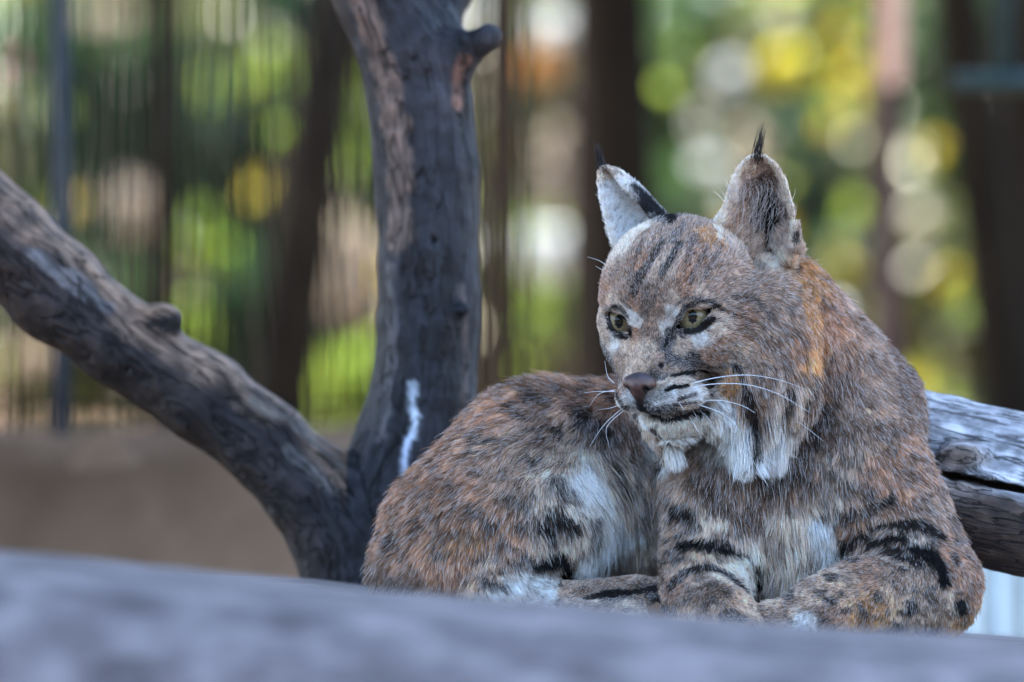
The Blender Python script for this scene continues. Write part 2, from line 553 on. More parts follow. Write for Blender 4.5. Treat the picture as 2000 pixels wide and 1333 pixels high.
def background():
    # far belt of wood that closes the view
    g = np.random.default_rng(3)
    Vs, Fs, o = [], [], 0
    for k in range(46):
        x = g.uniform(-9, 9); y = g.uniform(30, 38); z = g.uniform(0.5, 9.5)
        V, F = leaves((x, y, z), (2.6, 1.6, 2.0), 900, 0.30, 100 + k, hollow=0.1)
        Vs.append(V); Fs.append(F + o); o += len(V)
    for k in range(96):
        sgn = -1 if k % 2 else 1
        x = sgn * g.uniform(5.5, 24); y = g.uniform(17, 34); z = g.uniform(0.5, 8.0)
        if abs(x) < 2.2 + (y + 5.5) * .13: x = sgn * (2.4 + (y + 5.5) * .13 + g.uniform(0, 3))
        V, F = leaves((x, y, z), (2.4, 1.6, 1.9), 700, 0.28, 2100 + k, hollow=0.1)
        Vs.append(V); Fs.append(F + o); o += len(V)
    mesh_obj('far_wood', np.concatenate(Vs), np.concatenate(Fs), L_mid, smooth=False, kind='stuff')
    # trees in view
    tree('tree', 1228, 6.5, 150, M_trunk, 'thick dark brown trunk directly behind the bobcat\'s far ear', crown=(L_mid, 2500, .12, (1.6, 1.6, 1.2), 4.0), lean=-0.03)
    tree('tree', 560, 8.0, 118, M_trunk, 'broad dark leaning trunk in the gap between the dead tree\'s trunk and branch', lean=0.16, crown=(L_dark, 2500, .12, (1.6, 1.6, 1.2), 4.0))
    tree('tree', 330, 9.0, 56, M_trunk, 'dark shaded trunk above the middle of the sloping branch', crown=(L_dark, 2500, .12, (1.5, 1.5, 1.2), 4.1))
    tree('tree', 985, 7.0, 62, M_browntrunk, 'slim brown trunk just right of the standing dead trunk', crown=(L_olive, 2000, .12, (1.3, 1.3, 1.0), 4.1))
    tree('tree', 1130, 11.0, 50, M_browntrunk, 'thin brown trunk between the bright highlight and the far ear', crown=(L_olive, 1500, .12, (1.3, 1.3, 1.0), 4.3))
    tree('tree', 1750, 6.2, 46, M_plum, 'slim straight purplish trunk right of the near ear, rising above the shoulder')
    tree('tree', 1935, 6.0, 90, M_trunk, 'leaning blackish trunk at the right edge above the log', lean=-0.14, crown=(L_dark, 2000, .12, (1.2, 1.2, 1.0), 4.0), py_mid=500)
    tree('tree', 2000, 7.5, 90, M_trunk, 'dark trunk cut off by the right edge of the view', crown=(L_dark, 2000, .12, (1.2, 1.2, 1.0), 4.0))
    # mid shrubs: dark and mid masses
    masses = [
        (60, 160, 12, 190, 260, L_mid, 900, .10), (220, 250, 11, 170, 230, L_dark, 1000, .10), (450, 300, 12, 200, 190, L_dark, 1100, .10),
        (640, 90, 13, 170, 200, L_dark, 900, .10), (300, 640, 10, 240, 140, L_mid, 900, .10), (520, 620, 10, 170, 170, L_dark, 900, .10),
        (80, 640, 10, 170, 190, L_olive, 900, .09), (1060, 300, 14, 130, 260, L_olive, 800, .10), (1020, 640, 12, 130, 170, L_olive, 700, .10),
        (1400, 200, 14, 200, 210, L_mid, 900, .11), (1400, 420, 12, 200, 150, L_mid, 900, .11), (1620, 380, 11, 190, 220, L_dark, 1000, .11),
        (1640, 90, 13, 180, 170, L_olive, 800, .10), (1860, 240, 12, 170, 260, L_mid, 1000, .11), (1860, 620, 9, 180, 170, L_olive, 900, .10),
        (1690, 640, 10, 120, 190, L_mid, 800, .10), (140, 60, 13, 200, 130, L_olive, 700, .10), (420, 90, 14, 200, 160, L_olive, 700, .10),
        (660, 480, 13, 120, 200, L_olive, 500, .10),
    ]
    SPOT = ['filling the top left corner', 'right of the dark fence post, high up', 'in the gap above the middle of the branch', 'against the dead trunk, at the top edge',
            'showing just over the branch\'s knot', 'in the fork of the dead tree', 'under the left end of the branch', 'behind the slim brown trunk near the stub', 'low between dead trunk and bobcat\'s muzzle',
            'between the bobcat\'s ears, high up', 'just above the bobcat\'s forehead', 'directly right of the near ear', 'at the top edge right of the near ear', 'below the teal crossbar at the right', 'just above the cracked log',
            'behind the bobcat\'s neck', 'at the top edge beside the fence post', 'at the top edge left of the dead trunk', 'touching the left side of the dead trunk at mid height']
    words = {L_mid.name: 'mid green', L_dark.name: 'dark green', L_olive.name: 'olive green'}
    for i, (px, py, y, rx, ry, m, n, s) in enumerate(masses):
        y = y + 8; s = s * 1.4; rx *= 1.1; ry *= 1.15
        where = 'left of the dead tree' if px < 700 else ('between the dead trunk and the bobcat\'s far ear' if px < 1150 else 'right of the bobcat\'s ears')
        shrub(px, py, y, rx, ry, m, n, s, f'{words[m.name]} blurred leafy shrub {SPOT[i]}', 40 + i)
    # bright sprays of leaves in the sun
    sprays = [
        (1062, 505, 15.5, 52, 56, L_lime, 520, .075, 'glaring yellow-green sunlit spray between the dead trunk and the bobcat\'s face'),
        (1072, 492, 14.5, 34, 34, L_glint, 420, .06, 'leaves coloured white as the glint at the heart of the brightest blurred disc'),
        (1080, 620, 15, 40, 60, L_lime, 130, .07, 'yellow-green spray just below the brightest disc'),
        (400, 490, 14, 36, 34, L_lime, 130, .06, 'small vivid green sunlit spray above the sloping branch'),
        (325, 470, 14, 24, 28, L_glint, 45, .06, 'small spray coloured white as a glint beside the vivid green one above the branch'),
        (265, 400, 14, 44, 50, L_pale, 130, .06, 'pale cream dry spray above the middle of the branch'),
        (530, 135, 14, 34, 34, L_lime, 80, .06, 'soft green spray left of the dead trunk, high up'),
        (695, 225, 15, 26, 60, L_lime, 150, .06, 'bright lime spray touching the left side of the dead trunk'),
        (690, 540, 14, 60, 90, L_pale, 320, .07, 'large pale cream spray tucked against the dead trunk\'s left side'),
        (690, 740, 13, 50, 70, L_lime, 180, .07, 'yellow-green spray in the fork between trunk and branch'),
        (1425, 145, 16, 16, 16, L_glint, 50, .06, 'round spray coloured white as a glint between the ears, high in the view'),
        (1385, 322, 13, 20, 7, L_glint, 40, .05, 'small pale blue glint level with the near ear\'s tip'),
        (1545, 130, 15, 34, 30, L_yellow, 190, .07, 'vivid yellow autumn spray above the near ear\'s tuft'),
        (1650, 150, 15, 22, 20, L_yellow, 16, .06, 'fainter yellow spray right of the vivid yellow one'),
        (1055, 130, 15, 20, 32, L_orange, 40, .06, 'orange autumn spray right of the dead trunk\'s stub'),
        (1085, 50, 16, 34, 22, L_glint, 70, .07, 'spray coloured white as a pale glint above the orange spray'),
        (1130, 120, 16, 24, 30, L_pale, 50, .06, 'pinkish beige spray right of the orange one'),
        (960, 150, 16, 26, 46, L_pale, 110, .07, 'pale spray directly right of the dead trunk\'s broken stub'),
        (900, 20, 16, 60, 30, L_glint, 130, .07, 'white glare above the dead trunk\'s broken stub'),
        (1110, 340, 15, 40, 60, L_pale, 220, .07, 'pale cream spray just above the brightest disc'),
        (1700, 250, 14, 40, 60, L_olive, 60, .06, 'olive spray left of the slim trunk, below its painted sunlit top'),
        (1780, 760, 12, 40, 20, L_yellow, 9, .06, 'low yellow leaves just above the log'),
        (1890, 690, 12, 40, 50, L_olive, 60, .06, 'dull yellow spray above the log at the right'),
        (1930, 350, 12, 34, 34, L_pale, 60, .06, 'pale beige spray near the right edge'),
        (1450, 600, 12, 40, 50, L_mid, 60, .06, 'green spray hidden low behind the bobcat\'s neck'),
        (15, 125, 13, 8, 18, L_pink, 8, .05, 'small pink blossoms at the top left edge'),
        (4, 205, 13, 8, 16, L_pink, 6, .05, 'smaller pink blossoms below the first at the left edge'),
        (60, 690, 12, 40, 26, L_pale, 90, .05, 'pale spray under the sloping branch at the left'),
        (380, 640, 12, 20, 36, L_lime, 60, .05, 'pale green spray touching the knot of the branch'),
        (215, 20, 14, 40, 30, L_pale, 60, .05, 'dry pale spray at the top left'),
        (1470, 300, 14, 40, 50, L_pale, 22, .06, 'beige dry spray between the two ears'),
        (1250, 790, 9, 16, 10, L_olive, 30, .05, 'olive leaves low behind the muzzle'),
    ]
    for i, (px, py, y, rx, ry, m, n, s, lab) in enumerate(sprays):
        rx *= 1.3; ry *= 1.3; n = int(n * (2.2 if m is not L_pale else .9))
        shrub(px, py, y, rx, ry, m, n, s, lab, 400 + i, name='leafy_spray', cat='foliage', group='sunlit sprays beyond the fence')
background()

def scattered():
    g = np.random.default_rng(77)
    for m, cnt in ((L_lime, 66), (L_pale, 18), (L_glint, 8), (L_olive, 60), (L_yellow, 22)):
        Vs, Fs, o = [], [], 0
        for k in range(cnt):
            px, py, y = g.uniform(-150, 2150) if g.random() < .5 else g.uniform(950, 2100), g.uniform(-120, 800), g.uniform(11, 16)
            c = at(px, py, y); r = g.uniform(8, 20) * U * (1 + y / (D0 * U))
            V, F = leaves(c, (r, r, r * g.uniform(.8, 2.4)), int(g.uniform(8, 26)), .05, 900 + k)
            Vs.append(V); Fs.append(F + o); o += len(V)
        mesh_obj('scattered_leaves', np.concatenate(Vs), np.concatenate(Fs), m, smooth=False, kind='stuff')
    for i, (px, py) in enumerate([(-350, 250), (-420, 620), (-800, 300), (-850, 650), (-1250, 350), (-1300, 700), (2350, 250), (2400, 620), (2800, 300), (2850, 650)]):
        side = 'left' if px < 0 else 'right'
        place = ['nearest, upper', 'nearest, lower', 'middle, upper', 'middle, lower', 'farthest, upper', 'farthest, lower'][i % 6]
        shrub(px, py, 11.5, 300, 260, L_mid if i % 2 else L_olive, 1500, .13, f'leafy shrub beyond the {side} side of the view, {place} of its cluster', 1700 + i)
    # dark trees added behind the viewer to cut low sky light
    root = empty('added_tree_row', (0, -9.5, 0), 'unseen dark tree row added behind the viewer to cut low sky light', 'trees')
    Vs, Fs, o = [], [], 0
    for k in range(60):
        c = (g.uniform(-11, 11), -10.5 + g.uniform(-.8, .8), g.uniform(.6, 2.6))
        V, F = leaves(c, (1.7, .9, 1.5), 420, .34, 1300 + k, hollow=.05)
        Vs.append(V); Fs.append(F + o); o += len(V)
    for k in range(0):
        c = (8.5 + g.uniform(-.5, .5), g.uniform(-9, 3), g.uniform(.6, 5.5))
        V, F = leaves(c, (.9, 1.6, 1.5), 420, .34, 1400 + k, hollow=.05)
        Vs.append(V); Fs.append(F + o); o += len(V)
    mesh_obj('crown', np.concatenate(Vs), np.concatenate(Fs), L_dark, root, smooth=False)
scattered()

def fence():
    y = 2.3
    s = U * (1 + y / (D0 * U))
    x0, x1 = (-520 - 1000) * s, (1050 - 1000) * s
    root = empty('wire_fence', ((x0 + x1) / 2, y, 0), 'fence of thin upright wires standing behind the dead tree', 'fence')
    g = np.random.default_rng(5)
    x = x0; 
    while x < x1:
        r = g.uniform(0.0011, 0.0022)
        dx = g.uniform(-.004, .004)
        V, F = tube([(x, y, .9), (x + dx, y, 1.4), (x - dx, y, 2.2)], [r] * 3, 6)
        mesh_obj('upright_wire', V, F, M_wire, root)
        x += g.uniform(0.009, 0.016)
    for z in (1.02, 2.05, 2.2):
        V, F = tube([(x0, y + .006, z), ((x0 + x1) / 2, y + .006, z - .01), (x1, y + .006, z)], [.003] * 3, 6)
        mesh_obj('rail_wire', V, F, M_wire, root)
    xp = (118 - 1000) * s
    V, F = tube([(xp, y - .03, .6), (xp + .004, y - .03, 1.2), (xp, y - .03, 2.3)], [.012] * 3, 12)
    mesh_obj('fence_post', V, F, M_post, root)
    # teal steel frame at the right
    y2 = 3.2; s2 = U * (1 + y2 / (D0 * U))
    r2 = empty('steel_frame', ((1960 - 1000) * s2, y2, 0), 'teal painted steel frame at the top right edge', 'frame')
    def bar(a, b, w, nm):
        V, F = tube([a, tuple((np.array(a) + np.array(b)) / 2), b], [w] * 3, 4)
        mesh_obj(nm, V, F, M_teal, r2, smooth=False)
    zc = ZB + (666 - 160) * s2
    bar(((1860 - 1000) * s2, y2, zc), ((2160 - 1000) * s2, y2, zc), .016, 'crossbar')
    bar(((1962 - 1000) * s2, y2 + .03, zc), ((1962 - 1000) * s2, y2 + .03, 2.6), .018, 'upright')
    bar(((2150 - 1000) * s2, y2 + .03, 0), ((2150 - 1000) * s2, y2 + .03, 2.6), .018, 'upright')
    yp = 5.9; sp_ = U * (1 + yp / (D0 * U))  # separate cylinder with the sunlight on the trunk's top put into its colour
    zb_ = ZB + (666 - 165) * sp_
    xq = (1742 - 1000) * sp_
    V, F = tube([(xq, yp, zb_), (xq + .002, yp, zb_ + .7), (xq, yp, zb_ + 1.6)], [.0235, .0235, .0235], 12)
    mesh_obj('sunlit_trunk_top', V, F, M_sunlittrunk, None, label='pale pinkish cylinder painted as the sunlit top of the slim trunk', cat='sunlit_trunk_top')
    # pale boards low at the right
    y3 = 1.3; s3 = U * (1 + y3 / (D0 * U))
    r3 = empty('board_wall', ((2000 - 1000) * s3, y3, 0), 'low pale painted board wall seen under the log at the right', 'wall')
    for i in range(9):
        xa = (1740 + i * 62 - 1000) * s3; w = 58 * s3
        zt = ZB + (666 - 1010) * s3
        bv = []
        for (a, b) in ((0, 0), (w, 0), (w, .02), (0, .02)):
            for z in (0, zt):
                bv.append((xa + a, y3 + b + 0.003 * (i % 2), z))
        bf = [(0, 2, 3, 1), (2, 4, 5, 3), (4, 6, 7, 5), (6, 0, 1, 7), (1, 3, 5, 7), (0, 6, 4, 2)]
        mesh_obj('board', bv, bf, M_white, r3, smooth=False)
fence()

def bank_stones():
    g = np.random.default_rng(11)
    spots = [(190, 985, 105, 'tall pale ochre boulder on the bank under the sloping branch'), (440, 1010, 95, 'wide tan boulder on the bank below the middle of the branch'),
             (290, 1070, 40, 'small reddish boulder low on the bank, just above the grey slab')]
    for i, (px, py, r, lab) in enumerate(spots):
        c = at(px, py, 1.95)
        rr = r * U * 1.15
        n, mseg = 14, 20
        V = []
        for a in range(n + 1):
            for b in range(mseg):
                th = math.pi * a / n; ph = 2 * math.pi * b / mseg
                V.append((math.sin(th) * math.cos(ph), .8 * math.sin(th) * math.sin(ph), math.cos(th) * 1.2))
        V = np.array(V); V = V * (1 + .35 * fbm(V + i * 9, .8, i, 3))[:, None] * rr * np.array([1, .25, 1.15]) + c + np.array([0, .06, 0])
        F = [(a * mseg + b, (a + 1) * mseg + b, (a + 1) * mseg + (b + 1) % mseg, a * mseg + (b + 1) % mseg) for a in range(n) for b in range(mseg)]
        mesh_obj('boulder', V, F, M_stone, None, label=lab, cat='boulder', group='boulders on the bank')
bank_stones()

# tree added out of view; its crown blocks the sun from the perch
def sun_blocker_tree():
    base = (-2.6, 1.0, 0)
    root = empty('sun_blocker_tree', base, 'unseen leafy tree added so its crown keeps the sun off the perch', 'tree')
    V, F = tube([(-2.6, 1.0, -.05), (-2.58, 1.0, 1.2), (-2.5, .95, 2.2), (-2.2, .9, 2.9), (-1.8, .8, 3.3)], [.16, .13, .11, .08, .05], 14, .2)
    mesh_obj('trunk', V, F, M_browntrunk, root)
    Vs, Fs, o = [], [], 0
    g = np.random.default_rng(21)
    for k in range(140):
        gx, gy = k % 10, k // 10
        if gx > 7 or gy < 2: continue
        c = np.array([0.0, 0.1, ZB]) + np.array(sv) * (2.7 + g.uniform(-.3, .5)) + np.array([-1.75 + gx * .40 + g.uniform(-.12, .12), -2.9 + gy * .43 + g.uniform(-.12, .12), g.uniform(-.2, .2)])
        V, F = leaves(c, (.62, .62, .22), 560, .12, 300 + k, hollow=0.05)
        Vs.append(V); Fs.append(F + o); o += len(V)
    mesh_obj('crown', np.concatenate(Vs), np.concatenate(Fs), L_mid, root, smooth=False)
sun_blocker_tree()

# ------------------------------------------------------------------ stroke painting on sculpted surfaces
def caster(V, F):
    bvh = BVHTree.FromPolygons([tuple(v) for v in V], [tuple(f) for f in F])
    def hit(px, py):
        o = Vector((0, -D0, 0))
        d = Vector(P(px, py, 0)) - o
        d.normalize()
        loc, n, i, dist = bvh.ray_cast(o, d)
        return None if loc is None else np.array(loc)
    return hit

def seg_dist(p, a, b):
    ab = b - a
    t = np.clip(((p - a) @ ab) / (ab @ ab + 1e-9), 0, 1)
    return np.linalg.norm(p - a - t[:, None] * ab, axis=1), t

# ------------------------------------------------------------------ the dead tree
def dead_tree():
    y = 800.0
    k = 1 + y / D0
    tr = [(655, -260, 90), (700, -110, 94), (752, 0, 98), (796, 90, 103), (820, 200, 102), (834, 330, 101), (838, 500, 100), (836, 640, 99), (828, 760, 103), (806, 870, 112), (764, 980, 118), (715, 1080, 112), (700, 1180, 110), (700, 1330, 112)]
    br = [(-420, 120, 125), (-180, 320, 112), (0, 470, 100), (110, 568, 92), (240, 672, 82), (395, 775, 84), (520, 870, 84), (610, 958, 90), (668, 1050, 96), (690, 1150, 100)]
    S = Sculpt(P(-480, 1420, 560) - 20, P(1010, -330, 1060) + 20, 7.5)
    lines = []
    for L, yo in ((tr, 0), (br, -30)):
        Q = [P(a, b, y + yo) for a, b, _ in L]
        for i in range(len(L) - 1):
            S.cone(Q[i], Q[i + 1], L[i][2] * k, L[i + 1][2] * k, 10 if L is tr else 26)
            lines.append((Q[i], Q[i + 1]))
    S.cone(P(850, 130, y - 20), P(952, 74, y - 70), 55 * k, 27 * k, 34)
    S.cone(P(850, 60, y), P(905, -60, y + 60), 46 * k, 38 * k, 30)
    S.ell(P(318, 622, y - 60), (42, 40, 34), k=30)
    S.ell(P(300, 640, y - 110), (14, 16, 12), k=8, cut=True)
    S.ell(P(846, 470, y - 100), (7, 14, 10), k=6, cut=True)
    S.ell(P(905, 606, y - 92), (16, 16, 14), k=14)
    S.ell(P(60, 500, y - 105), (60, 30, 34), k=40)
    V, F = S.mesh(1)
    N = vnormals(V, F)
    # grain coordinates along the nearest limb
    best = np.full(len(V), 1e9); along = np.zeros(len(V)); off = np.zeros((len(V), 3)); acc = 0
    for a, b in lines:
        d, t = seg_dist(V, a, b)
        L = np.linalg.norm(b - a)
        m = d < best
        best[m] = d[m]; along[m] = acc + t[m] * L
        off[m] = (V - a - t[:, None] * (b - a))[m]
        acc += L
    G = np.stack([off[:, 0], off[:, 1] + off[:, 2] * .7, along * 0.16], 1)
    d = 7 * fbm(G, 34, 5, 4) + 7 * fbm(V, 100, 6, 2)
    V = V + N * d[:, None]
    hit = caster(V, F)
    base = np.array([0.026, 0.026, 0.032]) * (1 + 0.9 * fbm(G, 46, 8, 4))[:, None]
    tan = np.array([0.38, 0.235, 0.155])
    side = np.clip(-N[:, 0] * 0.9 + 0.1 + 0.9 * fbm(V, 170, 12, 3), 0, 1)      # warm light put into the colour by facing; this mask stays unused
    up = np.clip(N[:, 2] * 1.9 - 0.35 + 0.9 * fbm(V, 120, 15, 3), 0, 1)  # upper faces of the limb: warm light painted in tan
    isbr = (V[:, 0] < -345)
    bw = np.clip((-300 - V[:, 0]) / 160, 0, 1)[:, None]
    base = base * (1 + bw * (np.array([1.35, 1.0, .78]) - 1))
    under = np.clip(-N[:, 2] * 1.2 - .1 + .4 * fbm(V, 90, 19, 2), 0, 1) * isbr  # shade on the limb's underside painted dark
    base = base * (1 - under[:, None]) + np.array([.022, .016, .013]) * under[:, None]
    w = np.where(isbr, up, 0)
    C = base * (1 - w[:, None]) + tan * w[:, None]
    def stroke(pts, rad, col, a=1.0, nz=.5, sc=14):
        nonlocal C
        q = [hit(*p) for p in pts]; q = [x for x in q if x is not None]
        if len(q) == 1: q = q * 2
        dd = np.full(len(V), 1e9)
        for i in range(len(q) - 1):
            dd = np.minimum(dd, seg_dist(V, q[i], q[i + 1])[0])
        x = dd / rad + nz * fbm(V, sc, 77, 3)
        al = a * np.clip((1.25 - x) / 0.5, 0, 1)
        C = C * (1 - al[:, None]) + np.array(col) * al[:, None]
    stroke([(700, 0), (745, 120), (772, 250), (780, 380), (776, 470)], 30, (0.20, 0.135, 0.105), .9, .7, 30)
    stroke([(760, 520), (765, 700), (745, 850)], 14, (0.15, 0.135, 0.135), .6, .9, 30)
    stroke([(905, 120), (895, 200)], 16, (0.26, 0.13, 0.09), .85, .7)
    stroke([(900, 560), (912, 700), (905, 780)], 10, (0.2, 0.15, 0.13), .6, .9)
    stroke([(806, 755), (805, 800), (810, 850)], 9, (0.70, 0.76, 0.84), .9, 1.2, 14)
    stroke([(798, 850), (792, 880), (790, 925)], 6, (0.6, 0.66, 0.8), .9, .9, 14)
    stroke([(60, 500), (130, 540), (210, 600)], 18, (0.22, 0.20, 0.20), .8, .9, 30)
    stroke([(560, 880), (620, 930), (650, 960)], 14, (0.22, 0.19, 0.17), .7, .9, 24)
    stroke([(500, 780), (600, 850), (660, 905)], 16, (0.20, 0.16, 0.125), .8, .8, 30)
    C = np.clip(C, 0.01, 1)
    root = empty('dead_tree', tuple(to_world(P(700, 1330, y)))[:2] + (0.0,), 'bare dead tree with upright trunk and sloping limb behind the bobcat', 'tree')
    W = to_world(V)
    mesh_obj('trunk', W, F, M_bark, root, colors=C, grain=G)
    # root flare down to the ground below the frame
    b = to_world(P(700, 1330, y))
    Vt, Ft = tube([(b[0], b[1], -.05), (b[0], b[1], b[2] * .5), (b[0], b[1], b[2] + .03)], [.13, .07, .058], 16, .25)
    mesh_obj('root', Vt, Ft, M_browntrunk, root)
dead_tree()

# ------------------------------------------------------------------ log at the right
def right_log():
    S = Sculpt(P(1430, 1240, 60) - 30, P(2500, 640, 560) + 30, 7)
    A, B = P(1500, 822, 420), P(2460, 1075, 150)
    S.cone(A, B, 126, 168, 0)
    S.cone(P(1850, 985, 190), P(2250, 1085, 130), 96, 110, 40)
    S.ell(P(1880, 892, 165), (52, 50, 30), k=16)
    S.ell(P(1868, 962, 150), (50, 46, 26), k=14)
    # the long crack
    ax = nrm(P(2300, 1020, 60) - P(1790, 912, 110))
    R = np.array([ax, np.cross([0, 0, 1], ax) / np.linalg.norm(np.cross([0, 0, 1], ax)), [0, 0, 0]]); R[2] = np.cross(R[0], R[1])
    S.ell(P(2040, 967, 130), (275, 120, 9), R, k=5, cut=True)
    V, F = S.mesh(1)
    N = vnormals(V, F)
    ab = B - A
    t = ((V - A) @ ab) / (ab @ ab)
    off = V - A - t[:, None] * ab
    G = np.stack([t * np.linalg.norm(ab) * .12, off[:, 1], off[:, 2]], 1)
    d = 3.5 * fbm(G, 20, 25, 4) + 8 * fbm(V, 90, 26, 2)
    m = np.clip(1 - np.abs(V[:, 0] - 880) / 130, 0, 1) * np.clip(1 - np.abs(V[:, 2] + 270) / 110, 0, 1)
    d = d + m * 12 * fbm(V, 30, 31, 3)
    V = V + N * d[:, None]
    grey = np.array([0.50, 0.49, 0.50]) * (1 + .35 * fbm(G, 16, 41, 4))[:, None]  # upper wood lightened in place of sunlight on the log's top
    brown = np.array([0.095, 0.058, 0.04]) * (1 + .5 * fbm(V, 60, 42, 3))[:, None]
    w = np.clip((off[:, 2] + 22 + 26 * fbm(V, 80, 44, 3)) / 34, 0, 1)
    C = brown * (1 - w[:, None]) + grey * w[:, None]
    q = P(1876, 890, 110); e = np.clip(1.4 - np.linalg.norm((V - q) / np.array([62, 100, 34]), axis=1) + .5 * fbm(V, 22, 50, 3), 0, 1)
    C = C * (1 - e[:, None]) + np.array([.21, .15, .115]) * e[:, None]
    q = P(1880, 955, 100); e = np.clip(1.3 - np.linalg.norm((V - q) / np.array([66, 100, 24]), axis=1) + .5 * fbm(V, 22, 51, 3), 0, 1)
    C = C * (1 - e[:, None]) + np.array([.27, .21, .175]) * e[:, None]
    C = np.clip(C, .01, 1)
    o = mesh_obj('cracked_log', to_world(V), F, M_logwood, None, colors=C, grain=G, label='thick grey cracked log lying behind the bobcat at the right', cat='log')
    w0 = to_world(P(2430, 1075, 150))
    V, F = tube([(w0[0], w0[1], -.03), (w0[0], w0[1], .3), (w0[0], w0[1], w0[2] - .05)], [.09, .075, .075], 14, .2)
    mesh_obj('stump', V, F, M_browntrunk, None, label='stump that holds up the outer end of the cracked log', cat='stump')
right_log()

# ------------------------------------------------------------------ the grey slab the cat lies on
CREST = [(-900, 990), (-300, 1030), (0, 1066), (150, 1076), (300, 1094), (600, 1140), (750, 1158), (900, 1172), (1100, 1188), (1300, 1214), (1500, 1238), (1700, 1252), (2000, 1278), (2400, 1310), (2900, 1340)]
REST = [(-900, 1100), (600, 1150), (750, 1172), (1100, 1222), (1300, 1245), (1500, 1254), (1900, 1258), (2300, 1290), (2900, 1330)]
def slab():
    xs = np.linspace(-900, 2900, 260)
    yc, yr = -2450.0, 0.0
    zc = np.interp(xs, *zip(*CREST)); zr = np.interp(xs, *zip(*REST))
    rows = []
    prof = [(-3300, 'f', 420), (-3200, 'f', 250), (-2950, 'f', 120), (-2700, 'f', 55)]
    ys = [-3300, -3250, -3100, -2900, -2700, -2500, -2350, -2200, -2050, -1900, -1750, -1600, -1400, -1200, -1000, -800, -600, -400, -200, -100, 0, 100, 200, 320, 450, 600, 680, 720, 740, 750]
    for y in ys:
        C = (P(0, 0, yc)[2] - 0)  # unused anchor
        zcw = (666.5 - zc) * (1 + yc / D0)
        zrw = (666.5 - zr) * (1 + yr / D0)
        if y <= yc:
            u = (yc - y) / 850.0
            z = zcw - 620 * u ** 2.6
        elif y <= 0:
            u = (y - yc) / (yr - yc); u = u * u * (3 - 2 * u)
            z = zcw * (1 - u) + zrw * u
        else:
            u = y / 750.0
            z = zrw - 10 * u - 500 * max(0, (u - .8) / .2) ** 2.2
        x = (xs - 1000)
        rows.append(np.stack([x, np.full_like(x, y), z], 1))
    V = np.array(rows).transpose(1, 0, 2).reshape(-1, 3)
    d = 9 * fbm(V, (260, 260, 300), 61, 3) * np.clip((V[:, 1] + 3300) / 800, 0.3, 1) * np.where(V[:, 1] > -700, .35, 1)
    V[:, 2] += d
    nx, ny = len(xs), len(ys)
    i = np.arange(nx - 1)[:, None] * ny + np.arange(ny - 1)[None, :]
    F = np.stack([i, i + ny, i + ny + 1, i + 1], -1).reshape(-1, 4)
    # underside skirt to give the slab its full thickness down to the ground
    W = to_world(V)
    b0 = np.arange(nx) * ny; b1 = b0 + ny - 1
    ring = np.concatenate([b0, (nx - 1) * ny + np.arange(1, ny), b1[::-1][1:], np.arange(ny)[::-1][1:-1]])
    low = W[ring].copy(); low[:, 2] = -.02
    base = len(W)
    W = np.concatenate([W, low])
    m = len(ring)
    F2 = np.array([(ring[j], base + j, base + (j + 1) % m, ring[(j + 1) % m]) for j in range(m)])
    F = np.concatenate([F, F2])
    mesh_obj('rock_slab', W, F, M_slab, None, label='broad smooth blue-grey rock slab in the blurred foreground under the bobcat', cat='rock')
slab()

# ------------------------------------------------------------------ the bobcat
TH, PH, RL = math.radians(30), math.radians(18), math.radians(3)
HF = np.array([-math.sin(TH) * math.cos(PH), -math.cos(TH) * math.cos(PH), -math.sin(PH)])
HL = np.array([math.cos(TH), -math.sin(TH), 0.0])
HU = np.cross(HL, HF); HU = HU / np.linalg.norm(HU)
if HU[2] < 0: HU = -HU
_l, _u = HL.copy(), HU.copy()
HL = _l * math.cos(RL) + _u * math.sin(RL)
HU = _u * math.cos(RL) - _l * math.sin(RL)
HO = P(1328, 590, 0)
RH = np.array([HL, HF, HU])
def H(f, l, u):
    return HO + f * HF + l * HL + u * HU

EYES = [(P(1353, 619, -98), 37.0, 1), (P(1209, 628, -22), 35.0, -1)]

def ear_sheet(rows, cup, seed):
    """rows: (v, Lx, Ly, Lyd, Rx, Ry, Ryd); cup(u,v) -> dx, dy offset"""
    rows = np.array(rows, dtype=float)
    pts, th = [], []
    for v in np.linspace(0, 1, 64):
        r = [np.interp(v, rows[:, 0], rows[:, i]) for i in range(1, 7)]
        for u in np.linspace(0, 1, 56):
            dx, dy, dz = cup(u, v)
            pts.append(P(r[0] + (r[3] - r[0]) * u + dx, r[1] + (r[4] - r[1]) * u + dz, r[2] + (r[5] - r[2]) * u + dy))
            e = min(u, 1 - u, (1 - v) * 1.5)
            th.append(3.6 + 3.0 * min(1, e * 5))
    return np.array(pts), np.array(th)

